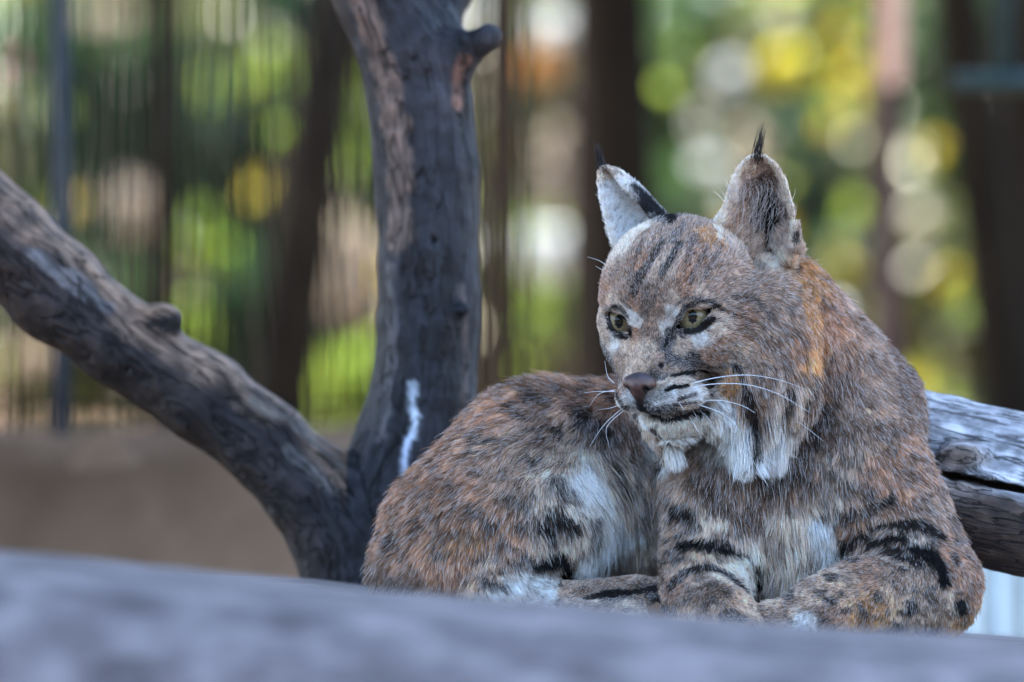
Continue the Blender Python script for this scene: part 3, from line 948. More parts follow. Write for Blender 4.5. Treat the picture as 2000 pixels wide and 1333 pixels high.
def cat_mesh():
    S = Sculpt(P(690, 1290, -275) - 12, P(1960, 285, 520) + 12, 4.0)
    c = S.cone; e = S.ell
    # hindquarters and trunk of the body
    c(P(1575, 880, 190), P(1310, 930, 290), 175, 175, 60)
    c(P(1310, 930, 290), P(1080, 922, 215), 172, 164, 60)
    c(P(1036, 933, 190), P(890, 1042, 150), 158, 135, 60)
    e(P(1000, 1010, 80), (165, 120, 150), k=60)
    c(P(808, 1112, 110), P(850, 1120, 60), 72, 60, 50)
    c(P(1085, 1010, 30), P(985, 1130, 0), 64, 50, 45)
    c(P(960, 1165, -10), P(1110, 1172, -20), 44, 27, 40)
    c(P(1090, 1168, -20), P(1240, 1152, -30), 25, 27, 20)
    for i, (px, py, yy) in enumerate([(1262, 1143, -30), (1272, 1160, -45), (1255, 1170, -58)]):
        e(P(px, py, yy), (22, 15, 14), k=12)
    c(P(1040, 1205, -60), P(1215, 1198, -75), 24, 26, 25)
    for i, (px, py, yy) in enumerate([(1238, 1192, -75), (1245, 1208, -88), (1228, 1218, -98)]):
        e(P(px, py, yy), (22, 15, 14), k=12)
    # neck, shoulders, chest
    c(P(1508, 614, 125), P(1600, 820, 190), 124, 198, 50)
    c(P(1440, 700, 85), P(1520, 900, 130), 105, 160, 50)
    e(P(1530, 930, 115), (215, 135, 190), k=60)
    e(P(1520, 1060, 90), (150, 100, 130), k=60)
    # near foreleg
    c(P(1680, 892, 70), P(1808, 1142, 0), 112, 100, 50)
    c(P(1800, 1150, -20), P(1610, 1192, -120), 96, 62, 35)
    c(P(1612, 1195, -120), P(1556, 1212, -150), 58, 50, 25)
    for i, (px, py, yy) in enumerate([(1512, 1196, -150), (1512, 1215, -170), (1530, 1232, -188), (1562, 1238, -195)]):
        e(P(px, py, yy), (30, 26, 22), k=12)
    # far foreleg
    c(P(1425, 930, 60), P(1378, 1110, -20), 104, 74, 50)
    c(P(1376, 1110, -25), P(1374, 1180, -60), 74, 70, 30)
    c(P(1376, 1170, -60), P(1420, 1208, -165), 68, 56, 30)
    for i, (px, py, yy) in enumerate([(1392, 1226, -205), (1418, 1230, -215), (1445, 1230, -212), (1468, 1222, -195)]):
        e(P(px, py, yy), (20, 26, 22), k=12)
    # skull
    e(H(0, 0, 15), (146, 148, 150), RH, 30)
    e(H(62, 0, 45), (92, 70, 70), RH, 50)
    for sg in (-1, 1):
        e(H(48, 92 * sg, -58), (58, 62, 62), RH, 45)
        e(H(88, 62 * sg, 36), (46, 34, 24), RH, 26)
    c(H(70, 0, -55), H(128, 0, -92), 72, 50, 40)
    c(H(85, 0, 2), H(158, 0, -78), 40, 25, 34)
    for sg in (-1, 1):
        e(H(140, 33 * sg, -112), (34, 44, 31), RH, 22)
    e(H(158, 0, -96), (24, 22, 28), RH, 14)
    e(H(98, -62, -82), (48, 40, 46), RH, 30)
    e(P(1302, 820, -106), (48, 36, 27), k=12)
    c(P(1310, 820, -100), P(1415, 802, -70), 26, 44, 24)
    c(P(1322, 612, -128), P(1396, 594, -104), 9, 12, 12)
    c(P(1190, 599, -44), P(1230, 624, -62), 7, 7, 10)
    e(P(1318, 772, -146), (60, 42, 33), k=20)
    e(P(1230, 777, -118), (26, 32, 25), k=30)
    c(P(1255, 790, -168), P(1300, 796, -160), 14, 14, 14)
    c(H(0, 0, -110), H(95, 0, -148), 72, 42, 40)
    # side whiskers (ruff)
    c(P(1485, 640, -30), P(1500, 740, -60), 102, 84, 24)
    c(P(1498, 745, -66), P(1466, 862, -100), 72, 15, 20)
    c(P(1445, 775, -66), P(1436, 852, -92), 42, 13, 18)
    c(P(1535, 780, -56), P(1512, 862, -84), 48, 12, 18)
    c(P(1262, 760, 0), P(1312, 876, -72), 52, 10, 20)
    # ears
    near = [(0, 1404, 500, -20, 1545, 520, 18), (.2, 1400, 445, -32, 1553, 458, 6), (.45, 1420, 388, -34, 1546, 402, -4), (.7, 1434, 346, -28, 1534, 356, -12), (.88, 1450, 320, -22, 1516, 326, -17), (1, 1466, 306, -20, 1494, 307, -20)]
    def cn(u, v):
        w = math.sin(math.pi * u) ** .75
        return 4 * w, (78 * (1 - v) ** .55 + 4) * w, 0
    p, t = ear_sheet(near, cn, 1); S.sheet(p, t, 6)
    far = [(0, 1212, 510, 30, 1288, 468, -12), (.25, 1196, 455, 42, 1276, 428, 12), (.5, 1181, 405, 55, 1243, 388, 42), (.75, 1170, 360, 68, 1208, 352, 66), (.9, 1170, 338, 74, 1192, 334, 74), (1, 1175, 327, 78, 1183, 327, 78)]
    def cf(u, v):
        w = math.sin(math.pi * u) ** .8
        return 40 * w * (1 - v) ** .5 * u * 2.5, 70 * w * (1 - v) ** .5, 0
    p, t = ear_sheet(far, cf, 2); S.sheet(p, t, 6)
    c(P(1555, 440, 14), P(1556, 486, 16), 9, 10, 6)
    e(P(1552, 480, 2), (5, 10, 14), k=4, cut=True)
    # eyes: lids wrapped round the eyeballs, then opened
    for ec, er, sd in EYES:
        e(ec, (er + 6,) * 3, k=14)
    for ec, er, sd in EYES:
        e(ec, (er + .5,) * 3, k=0, cut=True)
        if sd > 0:
            a, b, m = P(1324, 640, -140), P(1386, 606, -130), P(1353, 622, -150)
        else:
            a, b, m = P(1228, 646, -60), P(1193, 612, -55), P(1208, 630, -65)
        for yy in range(-30, 46, 6):
            o = np.array([0, yy, 0])
            c(a + o, m + o, 7, 20 if sd > 0 else 19, 3, cut=True); c(m + o, b + o, 20 if sd > 0 else 19, 8, 3, cut=True)
    return S.mesh(1)

G_ = (0.46, 0.305, 0.21); L_ = (0.67, 0.51, 0.385); O_ = (0.60, 0.41, 0.28); W_ = (0.88, 0.82, 0.75); R_ = (0.48, 0.265, 0.155); B_ = (0.22, 0.13, 0.082)
K_ = (0.016, 0.014, 0.014); T_ = (0.62, 0.32, 0.12); C_ = (0.90, 0.75, 0.60); D_ = (0.085, 0.068, 0.062)

GUIDES = [
 # bridge and forehead
 (1250,722,0,-1,6,L_),(1265,690,.2,-1,7,L_),(1275,650,.2,-1,8,G_),(1285,610,.2,-1,9,G_),(1290,570,.2,-1,11,G_),(1300,530,.3,-1,13,L_),(1320,480,.3,-1,15,G_),
 (1350,440,.3,-1,18,G_),(1370,415,.4,-1,20,D_),(1240,650,-.2,-1,8,R_),(1240,600,-.2,-1,9,R_),(1222,555,-.3,-1,12,G_),(1245,520,0,-1,13,R_),(1270,470,.1,-1,15,G_),
 (1300,430,.2,-1,16,D_),(1195,595,-.5,-.8,8,L_),(1185,575,-.8,-.5,12,R_),(1205,540,-.5,-.8,14,G_),(1235,620,.1,-1,6,W_),(1240,635,.1,-1,6,W_),(1200,664,-.3,.8,8,W_),(1222,672,-.1,1,6,L_),
 (1185,655,-.6,.6,9,L_),(1190,700,-.5,.6,9,D_),(1190,725,-.6,.5,8,D_),(1205,735,-.5,.4,8,D_),(1215,700,-.3,.3,7,G_),(1230,690,0,-.5,7,L_),
 # muzzle
 (1215,790,-.6,.5,7,W_),(1226,776,-.4,.5,5,W_),(1212,765,-.8,.2,7,G_),(1235,795,0,1,5,W_),(1250,795,.2,1,5,D_),(1290,705,.6,-.5,7,G_),(1312,730,.8,-.1,8,G_),
 (1300,772,.8,.3,9,W_),(1285,780,.7,.4,7,W_),(1330,745,.9,.1,10,L_),(1350,780,.9,.2,12,W_),(1288,800,.6,.7,7,D_),(1340,792,.9,.2,6,L_),(1380,770,.9,.1,12,L_),(1375,740,.9,0,12,G_),
 (1275,745,.6,-.3,5,D_),(1290,750,.7,0,6,L_),
 (1310,806,.9,.25,4,D_),(1350,801,.9,.1,4,D_),(1276,807,.6,.4,4,D_),(1330,805,.9,.2,4,D_),
 # round the near eye
 (1300,645,.2,-1,7,W_),(1311,612,.3,-1,8,W_),(1316,590,.4,-.9,9,L_),(1335,572,.4,-.8,12,R_),(1362,582,.6,-.7,11,L_),(1392,586,.8,-.4,12,G_),(1300,672,.3,.6,7,D_),(1332,668,.6,.4,9,L_),(1322,682,.6,.4,9,L_),
 (1360,657,.8,.2,9,W_),(1388,642,.9,.1,10,L_),(1408,622,.9,-.05,11,L_),(1345,700,.7,.3,9,D_),(1310,700,.7,0,8,D_),
 # near cheek and side of the head
 (1380,690,.8,.3,13,R_),(1420,662,.9,.15,16,O_),(1445,615,.9,.0,17,R_),(1445,690,.8,.4,18,O_),(1400,728,.8,.35,14,G_),(1430,755,.7,.6,22,T_),(1480,700,.6,.75,26,G_),(1500,640,.7,.6,26,G_),
 (1540,600,.6,.7,26,G_),(1545,660,.4,.9,30,R_),(1570,690,.1,1,34,T_),(1590,650,.1,1,28,T_),(1400,520,.5,-.6,16,G_),(1440,560,.8,-.1,18,G_),(1480,540,.8,.2,20,G_),(1500,590,.7,.5,22,G_),
 (1360,500,.4,-.8,16,R_),(1390,470,.4,-.8,15,T_),(1340,530,.4,-.8,14,R_),(1420,600,.9,-.1,15,G_),(1370,550,.5,-.7,14,G_),
 # ruff
 (1395,800,.4,1,24,C_),(1415,820,.3,1,32,C_),(1440,850,.15,1,48,W_),(1462,860,.05,1,52,W_),(1440,820,.15,1,46,W_),(1485,800,.12,1,50,L_),(1515,800,.0,1,50,W_),(1545,770,-.1,1,44,L_),(1500,840,-.05,1,52,W_),(1580,750,-.25,1,32,B_),(1460,770,.4,1,32,R_),(1430,790,.3,1,30,L_),
 (1300,832,.1,1,13,C_),(1330,830,.3,1,14,C_),(1268,826,-.1,1,11,C_),(1362,815,.3,.9,16,C_),(1345,855,.2,1,20,W_),(1255,820,-.2,1,12,W_),
 (1262,860,.15,1,28,W_),(1312,870,.05,1,34,W_),(1290,860,.1,1,32,L_),
 # ears
 (1418,470,.2,-1,16,L_),(1440,470,.4,-.9,24,L_),(1480,500,.2,-1,28,L_),(1440,425,.6,-.8,20,G_),(1470,430,.5,-.85,16,D_),(1460,385,.4,-.9,16,B_),(1490,420,.5,-.7,14,K_),(1500,395,.2,-1,20,D_),(1500,355,0,-1,9,B_),(1532,420,-.2,-1,12,B_),
 (1530,470,-.3,-.9,22,L_),(1515,440,-.2,-1,18,K_),(1425,388,.3,-.9,7,C_),(1478,328,0,-1,6,L_),(1540,385,.1,-1,5,C_),(1550,450,.1,-1,6,L_),(1520,510,0,-.6,20,C_),
 (1568,530,.1,1,20,T_),(1575,580,.05,1,22,T_),(1565,600,.1,1,22,T_),
 (1188,372,.3,-.9,9,W_),(1195,400,.5,-.7,13,W_),(1215,410,.6,-.6,14,W_),(1240,425,.6,-.6,14,W_),(1215,455,.4,-.8,18,W_),(1240,460,.4,-.8,14,C_),(1180,342,.1,-1,5,L_),(1272,408,-.5,-.8,7,K_),(1292,428,-.3,-.9,10,D_),
 (1216,500,-.3,-.9,14,C_),(1212,520,-.6,.2,14,G_),(1250,490,.1,-.9,15,G_),
 # neck and back
 (1600,520,.5,.9,24,G_),(1650,600,.5,.9,26,G_),(1700,670,.5,.9,26,G_),(1740,700,.5,.9,26,B_),(1765,790,.3,1,26,B_),(1795,860,.1,1,24,B_),(1640,680,.25,1,30,G_),(1700,760,.3,1,28,G_),(1625,760,.1,1,32,B_),(1660,790,.2,1,32,G_),
 (1600,830,0,1,36,B_),(1620,600,.3,1,26,R_),(1610,650,.1,1,28,R_),
 # chest
 (1700,830,.3,1,28,G_),(1760,890,.4,.9,24,R_),(1645,900,.1,1,36,L_),(1700,920,.4,.9,28,R_),(1560,900,0,1,44,B_),(1480,925,0,1,42,B_),(1400,935,-.1,1,40,B_),(1340,915,-.1,1,36,G_),(1545,1000,.05,1,54,L_),(1480,1040,.0,1,50,L_),
 (1600,1000,.1,1,50,W_),(1560,1080,-.1,1,56,L_),(1625,1065,-.3,1,50,W_),(1450,980,0,1,40,B_),(1385,1010,0,1,30,L_),(1335,1050,0,1,26,G_),(1510,1140,.0,1,50,L_),(1590,960,.1,1,44,L_),(1650,1010,.2,1,34,R_),
 # near arm
 (1750,950,.5,.8,26,R_),(1800,1000,.5,.8,22,G_),(1850,1070,.4,.9,20,R_),(1890,1140,.3,1,20,R_),(1880,1220,.2,1,20,T_),(1780,1050,0,1,22,L_),(1740,1060,-.5,.8,22,G_),(1750,1120,-.3,.9,16,O_),(1700,1115,-.7,.6,15,R_),(1650,1135,-.8,.5,14,O_),
 (1580,1170,-.9,.4,12,O_),(1530,1200,-.9,.4,10,O_),(1700,1200,-.4,.9,16,T_),(1780,1210,.0,1,17,O_),(1620,1215,-.7,.6,12,R_),(1830,1180,.1,1,18,O_),(1580,1215,-.7,.6,11,W_),
 # far arm
 (1345,1100,0,1,18,O_),(1400,1130,.2,.9,18,L_),(1450,1100,.4,.9,24,C_),(1335,1180,-.1,1,16,O_),(1400,1180,.3,.8,14,O_),(1440,1200,.5,.8,12,O_),(1320,1150,-.1,1,16,R_),(1340,1215,-.1,1,14,L_),
 # flank and belly
 (1230,950,.2,1,58,L_),(1265,1050,.1,1,60,L_),(1200,1010,-.1,1,60,W_),(1160,1060,-.3,1,60,W_),(1190,910,.3,1,50,L_),(1280,920,.1,1,50,G_),(1130,930,.2,1,50,W_),(1225,850,.1,1,44,B_),(1180,1110,-.4,1,50,W_),
 # haunch
 (1130,765,-.8,.45,40,R_),(1180,780,-.6,.7,40,R_),(1000,800,-.8,.6,36,R_),(900,860,-.7,.8,34,R_),(1060,850,-.7,.75,36,G_),(1100,890,-.6,.8,38,L_),(1000,910,-.6,.8,34,G_),(920,950,-.6,.8,34,R_),(830,960,-.6,.9,34,R_),
 (765,1040,-.5,1,32,R_),(745,1110,-.5,.9,34,B_),(820,1080,-.5,.8,34,R_),(900,1060,-.4,.9,32,R_),(1000,1020,-.3,.9,32,R_),(1060,1000,.1,1,34,L_),(1085,1050,.2,1,34,L_),(860,1130,-.4,.8,32,R_),(950,1110,.3,.9,30,O_),(980,1150,.5,.7,28,W_),(1040,1150,.6,.6,20,W_),
 (1120,1150,1,0,8,G_),(1200,1138,1,-.1,8,G_),(1262,1140,1,.2,8,G_),(1200,1165,1,0,7,D_),(1130,1198,1,.0,9,L_),(1230,1196,1,.1,8,L_),
]
STROKES = [  # points, radius, colour, strength, edge noise
 ([(1314,652),(1320,632),(1334,604),(1356,592),(1382,592),(1396,602)],4.5,K_,.9,.4),([(1316,646),(1332,648),(1350,647),(1369,640),(1387,624)],5,K_,.98,.3),([(1306,650),(1300,668)],7,K_,.9,.5),
 ([(1232,653),(1220,656),(1204,650),(1193,638)],4.5,K_,.95,.3),([(1188,606),(1200,603),(1216,608),(1228,622)],3.5,K_,.85,.3),([(1232,645),(1234,660)],5,K_,.9,.4),
 ([(1262,640),(1268,600)],7,G_,.7,.8),([(1200,745),(1196,725),(1186,700)],7,D_,.6,.8),([(1320,700),(1345,712),(1370,708)],7,D_,.7,.8),([(1262,800),(1290,808),(1320,810),(1350,802),(1372,794)],8,D_,.75,.3),
 ([(1232,560),(1240,520),(1256,478)],4,D_,.6,.8),([(1345,560),(1356,525),(1376,495)],4,D_,.6,.8),([(1368,552),(1385,515),(1405,490)],4,D_,.55,.8),([(1226,590),(1238,570),(1245,545)],3.5,D_,.6,.8),([(1275,600),(1285,560)],3,D_,.6,.8),([(1240,582),(1250,552),(1269,520),(1292,482)],7,K_,.8,.7),([(1290,545),(1305,520),(1322,488)],8,K_,.85,.7),([(1262,560),(1280,525),(1300,490)],5,L_,.5,.6),([(1306,545),(1330,500)],5,L_,.6,.6),
 ([(1260,620),(1265,570)],9,D_,.6,.8),([(1330,450),(1310,480)],8,D_,.6,.8),([(1352,470),(1335,520)],6,D_,.6,.8),
 ([(1310,737),(1325,731),(1345,727),(1374,724)],5,K_,1,.5),([(1296,762),(1312,756),(1335,755),(1382,744)],4,K_,1,.5),([(1322,779),(1350,770),(1385,760)],3.8,K_,.9,.5),([(1318,792),(1350,785),(1382,775)],3.2,K_,.85,.5),([(1300,790),(1330,790)],4,D_,.8,.5),
 ([(1287,716)],7,K_,.95,.5),([(1298,735),(1288,745)],4,D_,.8,.5),
 ([(1250,796),(1262,803),(1275,811),(1290,815),(1305,817),(1320,816),(1335,813),(1350,809),(1366,802),(1378,796)],3.6,K_,1,.1),([(1248,786),(1250,796)],5,K_,.9,.4),([(1225,795),(1240,803),(1256,806)],6,D_,.8,.5),
 ([(1330,655),(1318,647),(1310,660),(1300,692),(1298,710)],5,D_,.9,.6),([(1386,604),(1402,606),(1430,616),(1480,634)],4,B_,.9,.6),([(1388,604),(1402,608)],4,K_,1,.3),
 ([(1395,668),(1430,650),(1470,665),(1505,700)],6,R_,.8,.6),([(1375,690),(1410,682),(1450,700),(1490,745)],5,B_,.7,.6),([(1375,715),(1410,708),(1440,712)],4,D_,.8,.6),([(1430,710),(1452,740),(1470,790),(1478,850)],9,K_,.85,.6),
 ([(1440,640),(1500,665),(1535,720),(1540,770)],8,B_,.7,.7),([(1540,740),(1525,800),(1500,860)],8,K_,.8,.6),([(1415,795),(1428,840),(1440,885)],20,W_,.95,.4),([(1510,800),(1505,880)],17,W_,.8,.6),([(1312,855),(1318,895)],13,W_,.95,.4),([(1262,830),(1278,880)],8,W_,.9,.4),([(1474,790),(1477,840),(1480,895)],8,K_,.95,.3),([(1420,580),(1470,590),(1520,640)],6,D_,.6,.8),
 ([(1425,725),(1440,745)],10,T_,.9,.5),([(1275,835),(1290,862),(1303,892)],7,K_,.95,.5),
 ([(1207,768),(1213,782),(1218,796)],5,K_,.9,.4),([(1200,745),(1205,756)],4,K_,.8,.5),([(1215,590),(1225,600),(1234,606)],3,K_,.6,.6),([(1196,608),(1205,602),(1215,603)],3,K_,.8,.4),
 ([(1320,600),(1335,588),(1365,586)],3,D_,.7,.5),
 ([(1566,522),(1574,570),(1578,625)],19,T_,.9,.5),([(1500,400),(1512,440),(1500,480)],16,K_,.8,.5),([(1495,470),(1505,500)],10,K_,.9,.5),([(1404,470),(1404,440),(1418,390),(1438,344),(1460,316),(1480,310),(1500,316)],7,C_,.95,.3),([(1550,470),(1546,410),(1532,362),(1512,328)],6,C_,.9,.3),  # cream rim strokes put the lit ear edge into the colour
 ([(1556,460),(1556,480)],6,K_,.9,.3),([(1240,372),(1268,392),(1290,418),(1305,440)],10,K_,.95,.4),([(1550,520),(1545,560),(1530,600)],6,D_,.7,.8),
 # neck and chest
 ([(1616,690),(1614,760),(1590,830),(1550,890),(1500,925)],13,K_,.6,.8),([(1360,880),(1390,895),(1420,900)],14,B_,.8,.7),([(1660,640),(1630,700),(1610,760)],12,R_,.6,.8),([(1740,830),(1730,850)],13,B_,.8,.6),([(1770,880),(1760,930)],9,B_,.7,.7),([(1640,930),(1700,960),(1730,960)],9,B_,.8,.7),  # first stroke paints the shade line under the ruff
 ([(1335,975),(1345,995)],14,K_,.85,.5),([(1395,975),(1435,992)],10,B_,.8,.6),([(1470,990),(1500,1000)],9,B_,.7,.6),([(1420,900),(1460,910)],10,B_,.7,.6),([(1350,930),(1380,950)],9,B_,.7,.7),
 ([(1340,1057),(1404,1057),(1458,1068),(1481,1096),(1490,1150)],10,K_,.95,.5),([(1318,1138),(1340,1112),(1383,1101),(1418,1122),(1446,1152)],8,K_,.85,.6),([(1318,1070),(1335,1080)],7,D_,.8,.5),([(1350,1150),(1390,1140),(1420,1160)],6,B_,.7,.7),
 ([(1655,988),(1705,980),(1735,962)],9,K_,.75,.6),([(1650,1045),(1691,1020),(1740,1012),(1796,1020),(1830,1042)],9,K_,.9,.6),([(1665,1082),(1712,1054),(1762,1040)],9,K_,.9,.6),([(1785,1066),(1813,1078),(1831,1106),(1840,1130)],10,K_,1,.5),([(1748,1072),(1796,1092)],12,K_,.85,.7),
 ([(1873,1168),(1876,1180)],11,K_,.95,.4),([(1897,1205),(1893,1220)],8,K_,.9,.4),([(1778,1172),(1782,1184)],9,K_,.75,.5),([(1852,1080),(1858,1092)],7,K_,.8,.4),([(1757,1215)],10,K_,.9,.5),([(1824,1226)],12,K_,.9,.5),([(1680,1178),(1690,1190)],6,D_,.8,.5),([(1620,1170),(1630,1176)],5,D_,.8,.5),
 ([(1650,1160)],6,D_,.7,.6),([(1720,1160)],7,D_,.7,.6),([(1735,1190)],6,D_,.7,.6),([(1820,1140)],7,D_,.7,.5),([(1600,1190)],5,B_,.7,.6),([(1700,950),(1680,930)],7,D_,.6,.6),([(1800,960),(1790,985)],8,B_,.7,.6),
 # back and haunch
 ([(1045,1085),(1084,1066),(1103,1082),(1096,1118)],13,K_,1,.5),([(1056,1010),(1074,1030)],9,K_,.85,.5),([(1078,988),(1111,1006)],10,K_,.85,.5),([(1100,839)],11,K_,.8,.5),([(1025,800),(1040,812)],9,D_,.8,.5),([(1139,820),(1180,839)],13,D_,.85,.5),  # first stroke paints the shaded slit between thigh and lower leg
 ([(1180,893),(1199,925)],12,K_,.85,.5),([(970,862),(1000,855)],6,D_,.8,.5),([(955,1125),(975,1135)],9,D_,.8,.5),([(755,1110),(790,1125),(815,1130)],20,B_,.9,.6),([(1085,930),(1100,945)],9,D_,.8,.5),([(1140,990),(1150,1030)],10,K_,.7,.6),([(890,1050),(940,1040)],12,T_,.5,.8),
 ([(1215,870),(1230,900),(1250,960)],12,D_,.7,.7),([(900,930),(920,945)],7,D_,.6,.6),([(860,1000),(880,1015)],8,B_,.7,.6),([(940,980),(960,1000)],8,D_,.65,.6),([(1010,960),(1030,975)],8,D_,.7,.6),([(930,840),(950,850)],7,D_,.6,.6),([(1060,780),(1085,790)],8,D_,.65,.6),([(985,1040),(1005,1050)],8,D_,.7,.6),
 ([(1270,930),(1290,1000)],12,G_,.7,.7),([(1130,1100),(1150,1130)],6,D_,.6,.7),
 ([(1140,1172),(1180,1160),(1240,1158),(1275,1150)],6,K_,.9,.4),([(1265,1165),(1290,1175)],8,D_,.9,.4),
]

def knn_field(pts, GP, vals, power=5.0, k=8):
    out = np.zeros((len(pts), vals.shape[1]))
    for a in range(0, len(pts), 40000):
        q = pts[a:a + 40000]
        d2 = (q ** 2).sum(1)[:, None] + (GP ** 2).sum(1)[None] - 2 * q @ GP.T
        d2 = np.maximum(d2, 9.0)
        w = d2 ** (-power / 2)
        w /= w.sum(1, keepdims=True)
        out[a:a + 40000] = w @ vals
    return out

YS = np.array([1, .5, 1])
def bobcat():
    V, F = cat_mesh()
    N = vnormals(V, F)
    hit = caster(V, F)
    kdv = KDTree(len(V))
    for i, v in enumerate(V): kdv.insert(v, i)
    kdv.balance()
    GP, GD, GL, GC = [], [], [], []
    for px, py, dx, dy, ln, col in GUIDES:
        h = hit(px, py)
        if h is None:
            print('guide misses', px, py); continue
        n = N[kdv.find(h)[1]]
        d = np.array([dx, 0, -dy], dtype=float)
        d = d - n * (d @ n)
        if np.linalg.norm(d) < 1e-3: d = np.array([dx, .3, -dy])
        GP.append(h); GD.append(d / np.linalg.norm(d)); GL.append(ln); GC.append(col)
    GP = np.array(GP); GD = np.array(GD); GL = np.array(GL, dtype=float); GC = np.array(GC)
    strokes = []
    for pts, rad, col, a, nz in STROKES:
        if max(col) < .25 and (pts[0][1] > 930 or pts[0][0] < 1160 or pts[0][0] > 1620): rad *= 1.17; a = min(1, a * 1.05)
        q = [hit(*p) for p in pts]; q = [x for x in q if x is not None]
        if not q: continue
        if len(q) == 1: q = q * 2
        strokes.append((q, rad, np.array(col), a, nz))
    GV = np.concatenate([GD, GL[:, None], GC], 1)
    headc = HO
    def field(p):
        f = knn_field(p, GP, GV)
        d, ln, col = f[:, :3], f[:, 3], f[:, 4:7].copy()
        body = np.clip((np.linalg.norm((p - headc) * np.array([1, .8, 1]), axis=1) - 190) / 80, 0, 1)
        body = body * (1 - ((p[:, 2] > 666.5 - 510) & (p[:, 0] < 565)))
        # mottling of the coat
        m = fbm(p, (34, 34, 26), 71, 3)
        w = np.clip((m - .02) / .3, 0, 1) * .6 * body
        col = col * (1 + np.clip(-m * 1.6, 0, .3) * body)[:, None]
        rust = np.array([0.26, 0.14, 0.082])
        white = (col.min(1) > .5)
        w = w * np.where(white, .25, 1)
        col = col * (1 - w[:, None]) + rust * w[:, None]
        m2 = fbm(p, (27, 27, 19), 95, 2)
        neck = np.clip(1.3 - np.linalg.norm((p - P(1690, 690, 120)) / np.array([150, 260, 190]), axis=1), 0, .5) * 2
        w = np.clip((m2 - .22) / .14, 0, 1) * .75 * body * (1 - .85 * neck) * np.where(white, .3, 1)
        col = col * (1 - w[:, None]) + np.array([.035, .024, .019]) * w[:, None]
        m3 = fbm(p, (12, 12, 9), 93, 2)
        w = np.clip((m3 - .1) / .3, 0, 1) * .35 * (1 - body * .5)
        col = col * (1 - w[:, None]) + col * .45 * w[:, None]
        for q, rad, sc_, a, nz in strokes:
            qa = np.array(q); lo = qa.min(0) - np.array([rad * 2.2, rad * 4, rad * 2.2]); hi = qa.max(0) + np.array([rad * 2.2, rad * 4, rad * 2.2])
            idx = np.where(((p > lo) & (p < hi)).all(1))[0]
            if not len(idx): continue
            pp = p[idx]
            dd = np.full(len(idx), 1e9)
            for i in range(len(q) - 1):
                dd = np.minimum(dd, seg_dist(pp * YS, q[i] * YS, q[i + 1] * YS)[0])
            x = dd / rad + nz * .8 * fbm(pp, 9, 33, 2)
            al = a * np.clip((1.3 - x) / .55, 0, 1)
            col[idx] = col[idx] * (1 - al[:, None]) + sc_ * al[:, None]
        return d, ln, col
    base = to_world(P(1400, 1240, 60))
    root = empty('bobcat', tuple(base), 'bobcat with tufted ears and spotted brown fur lying on the grey slab, looking left', 'bobcat')
    _, _, vc = field(V)
    # skin
    m, n, l, b = new_mat('bobcat_skin')
    at_ = n.new('ShaderNodeAttribute'); at_.attribute_name = 'col'
    l.new(at_.outputs['Color'], b.inputs['Base Color']); b.inputs['Roughness'].default_value = .9; b.inputs['Specular IOR Level'].default_value = .1
    skin = vc * .42
    for ec, er, sd in EYES:
        w = np.clip((er + 9 - np.linalg.norm(V - ec, axis=1)) / 2, 0, 1)[:, None]
        skin = skin * (1 - w) + np.array([.012, .012, .014]) * w
    mesh_obj('body', to_world(V), F, m, root, colors=skin)

    # ---- fur
    tri = np.concatenate([F[:, [0, 1, 2]], F[:, [0, 2, 3]]])
    A, B, C = V[tri[:, 0]], V[tri[:, 1]], V[tri[:, 2]]
    cr = np.cross(B - A, C - A)
    area = .5 * np.linalg.norm(cr, axis=1)
    cen = (A + B + C) / 3
    fn = nrm(np.cross(V[F[:, 2]] - V[F[:, 0]], V[F[:, 3]] - V[F[:, 1]])); fn = np.concatenate([fn, fn])
    hd = np.linalg.norm((cen - headc), axis=1)
    dens = np.where(hd < 200, 1.15, np.where(hd < 260, .75, .42))
    vis = np.where(fn[:, 1] < .25, 1.0, .28)
    vis = np.where(cen[:, 2] < P(0, 1262, 0)[2], .05, vis)
    e = area * dens * vis * FUR
    g = np.random.default_rng(2)
    cnt = g.poisson(e)
    ti = np.repeat(np.arange(len(tri)), cnt)
    M = len(ti)
    r1 = np.sqrt(g.uniform(size=M)); r2 = g.uniform(size=M)
    R = A[ti] * (1 - r1)[:, None] + B[ti] * (r1 * (1 - r2))[:, None] + C[ti] * (r1 * r2)[:, None]
    nn = nrm(N[tri[ti, 0]] * (1 - r1)[:, None] + N[tri[ti, 1]] * (r1 * (1 - r2))[:, None] + N[tri[ti, 2]] * (r1 * r2)[:, None])
    keep = np.ones(M, dtype=bool)
    for ec, er, sd in EYES:
        keep &= np.linalg.norm(R - ec, axis=1) > er + 5.6
    nosec = P(1250, 757, -196)
    keep &= np.linalg.norm((R - nosec) / np.array([1.1, 1.4, 1.0]), axis=1) > 24
    keep &= np.linalg.norm((R - P(1264, 765, -188)) * np.array([1, .6, 1]), axis=1) > 15
    R, nn = R[keep], nn[keep]; M = len(R)
    d, ln, _ = field(R)
    _, _, col = field(R + g.normal(size=(M, 3)) * (.5 + 1.5 * np.clip((ln - 12) / 16, 0, 1))[:, None])
    for ec, er, sd in EYES:      # short lashes-like fur near the lids
        q = np.linalg.norm(R - ec, axis=1)
        ln = np.where(q < er + 14, np.minimum(ln, 5 + (q - er) * .3), ln)
    # low frequency turbulence of the coat
    ruff = np.clip(1.6 - np.minimum(np.linalg.norm(R - P(1312, 868, -66), axis=1) / 52, np.linalg.norm(R - P(1474, 835, -85), axis=1) / 86), 0, 1)
    dn = np.array([.05, 0, -1.0])
    d = nrm(d * (1 - .6 * ruff[:, None]) + dn * .6 * ruff[:, None])
    tb = (1 - .6 * ruff)[:, None] * np.stack([fbm(R, 30, 201 + i, 2) for i in range(3)], 1) * .55
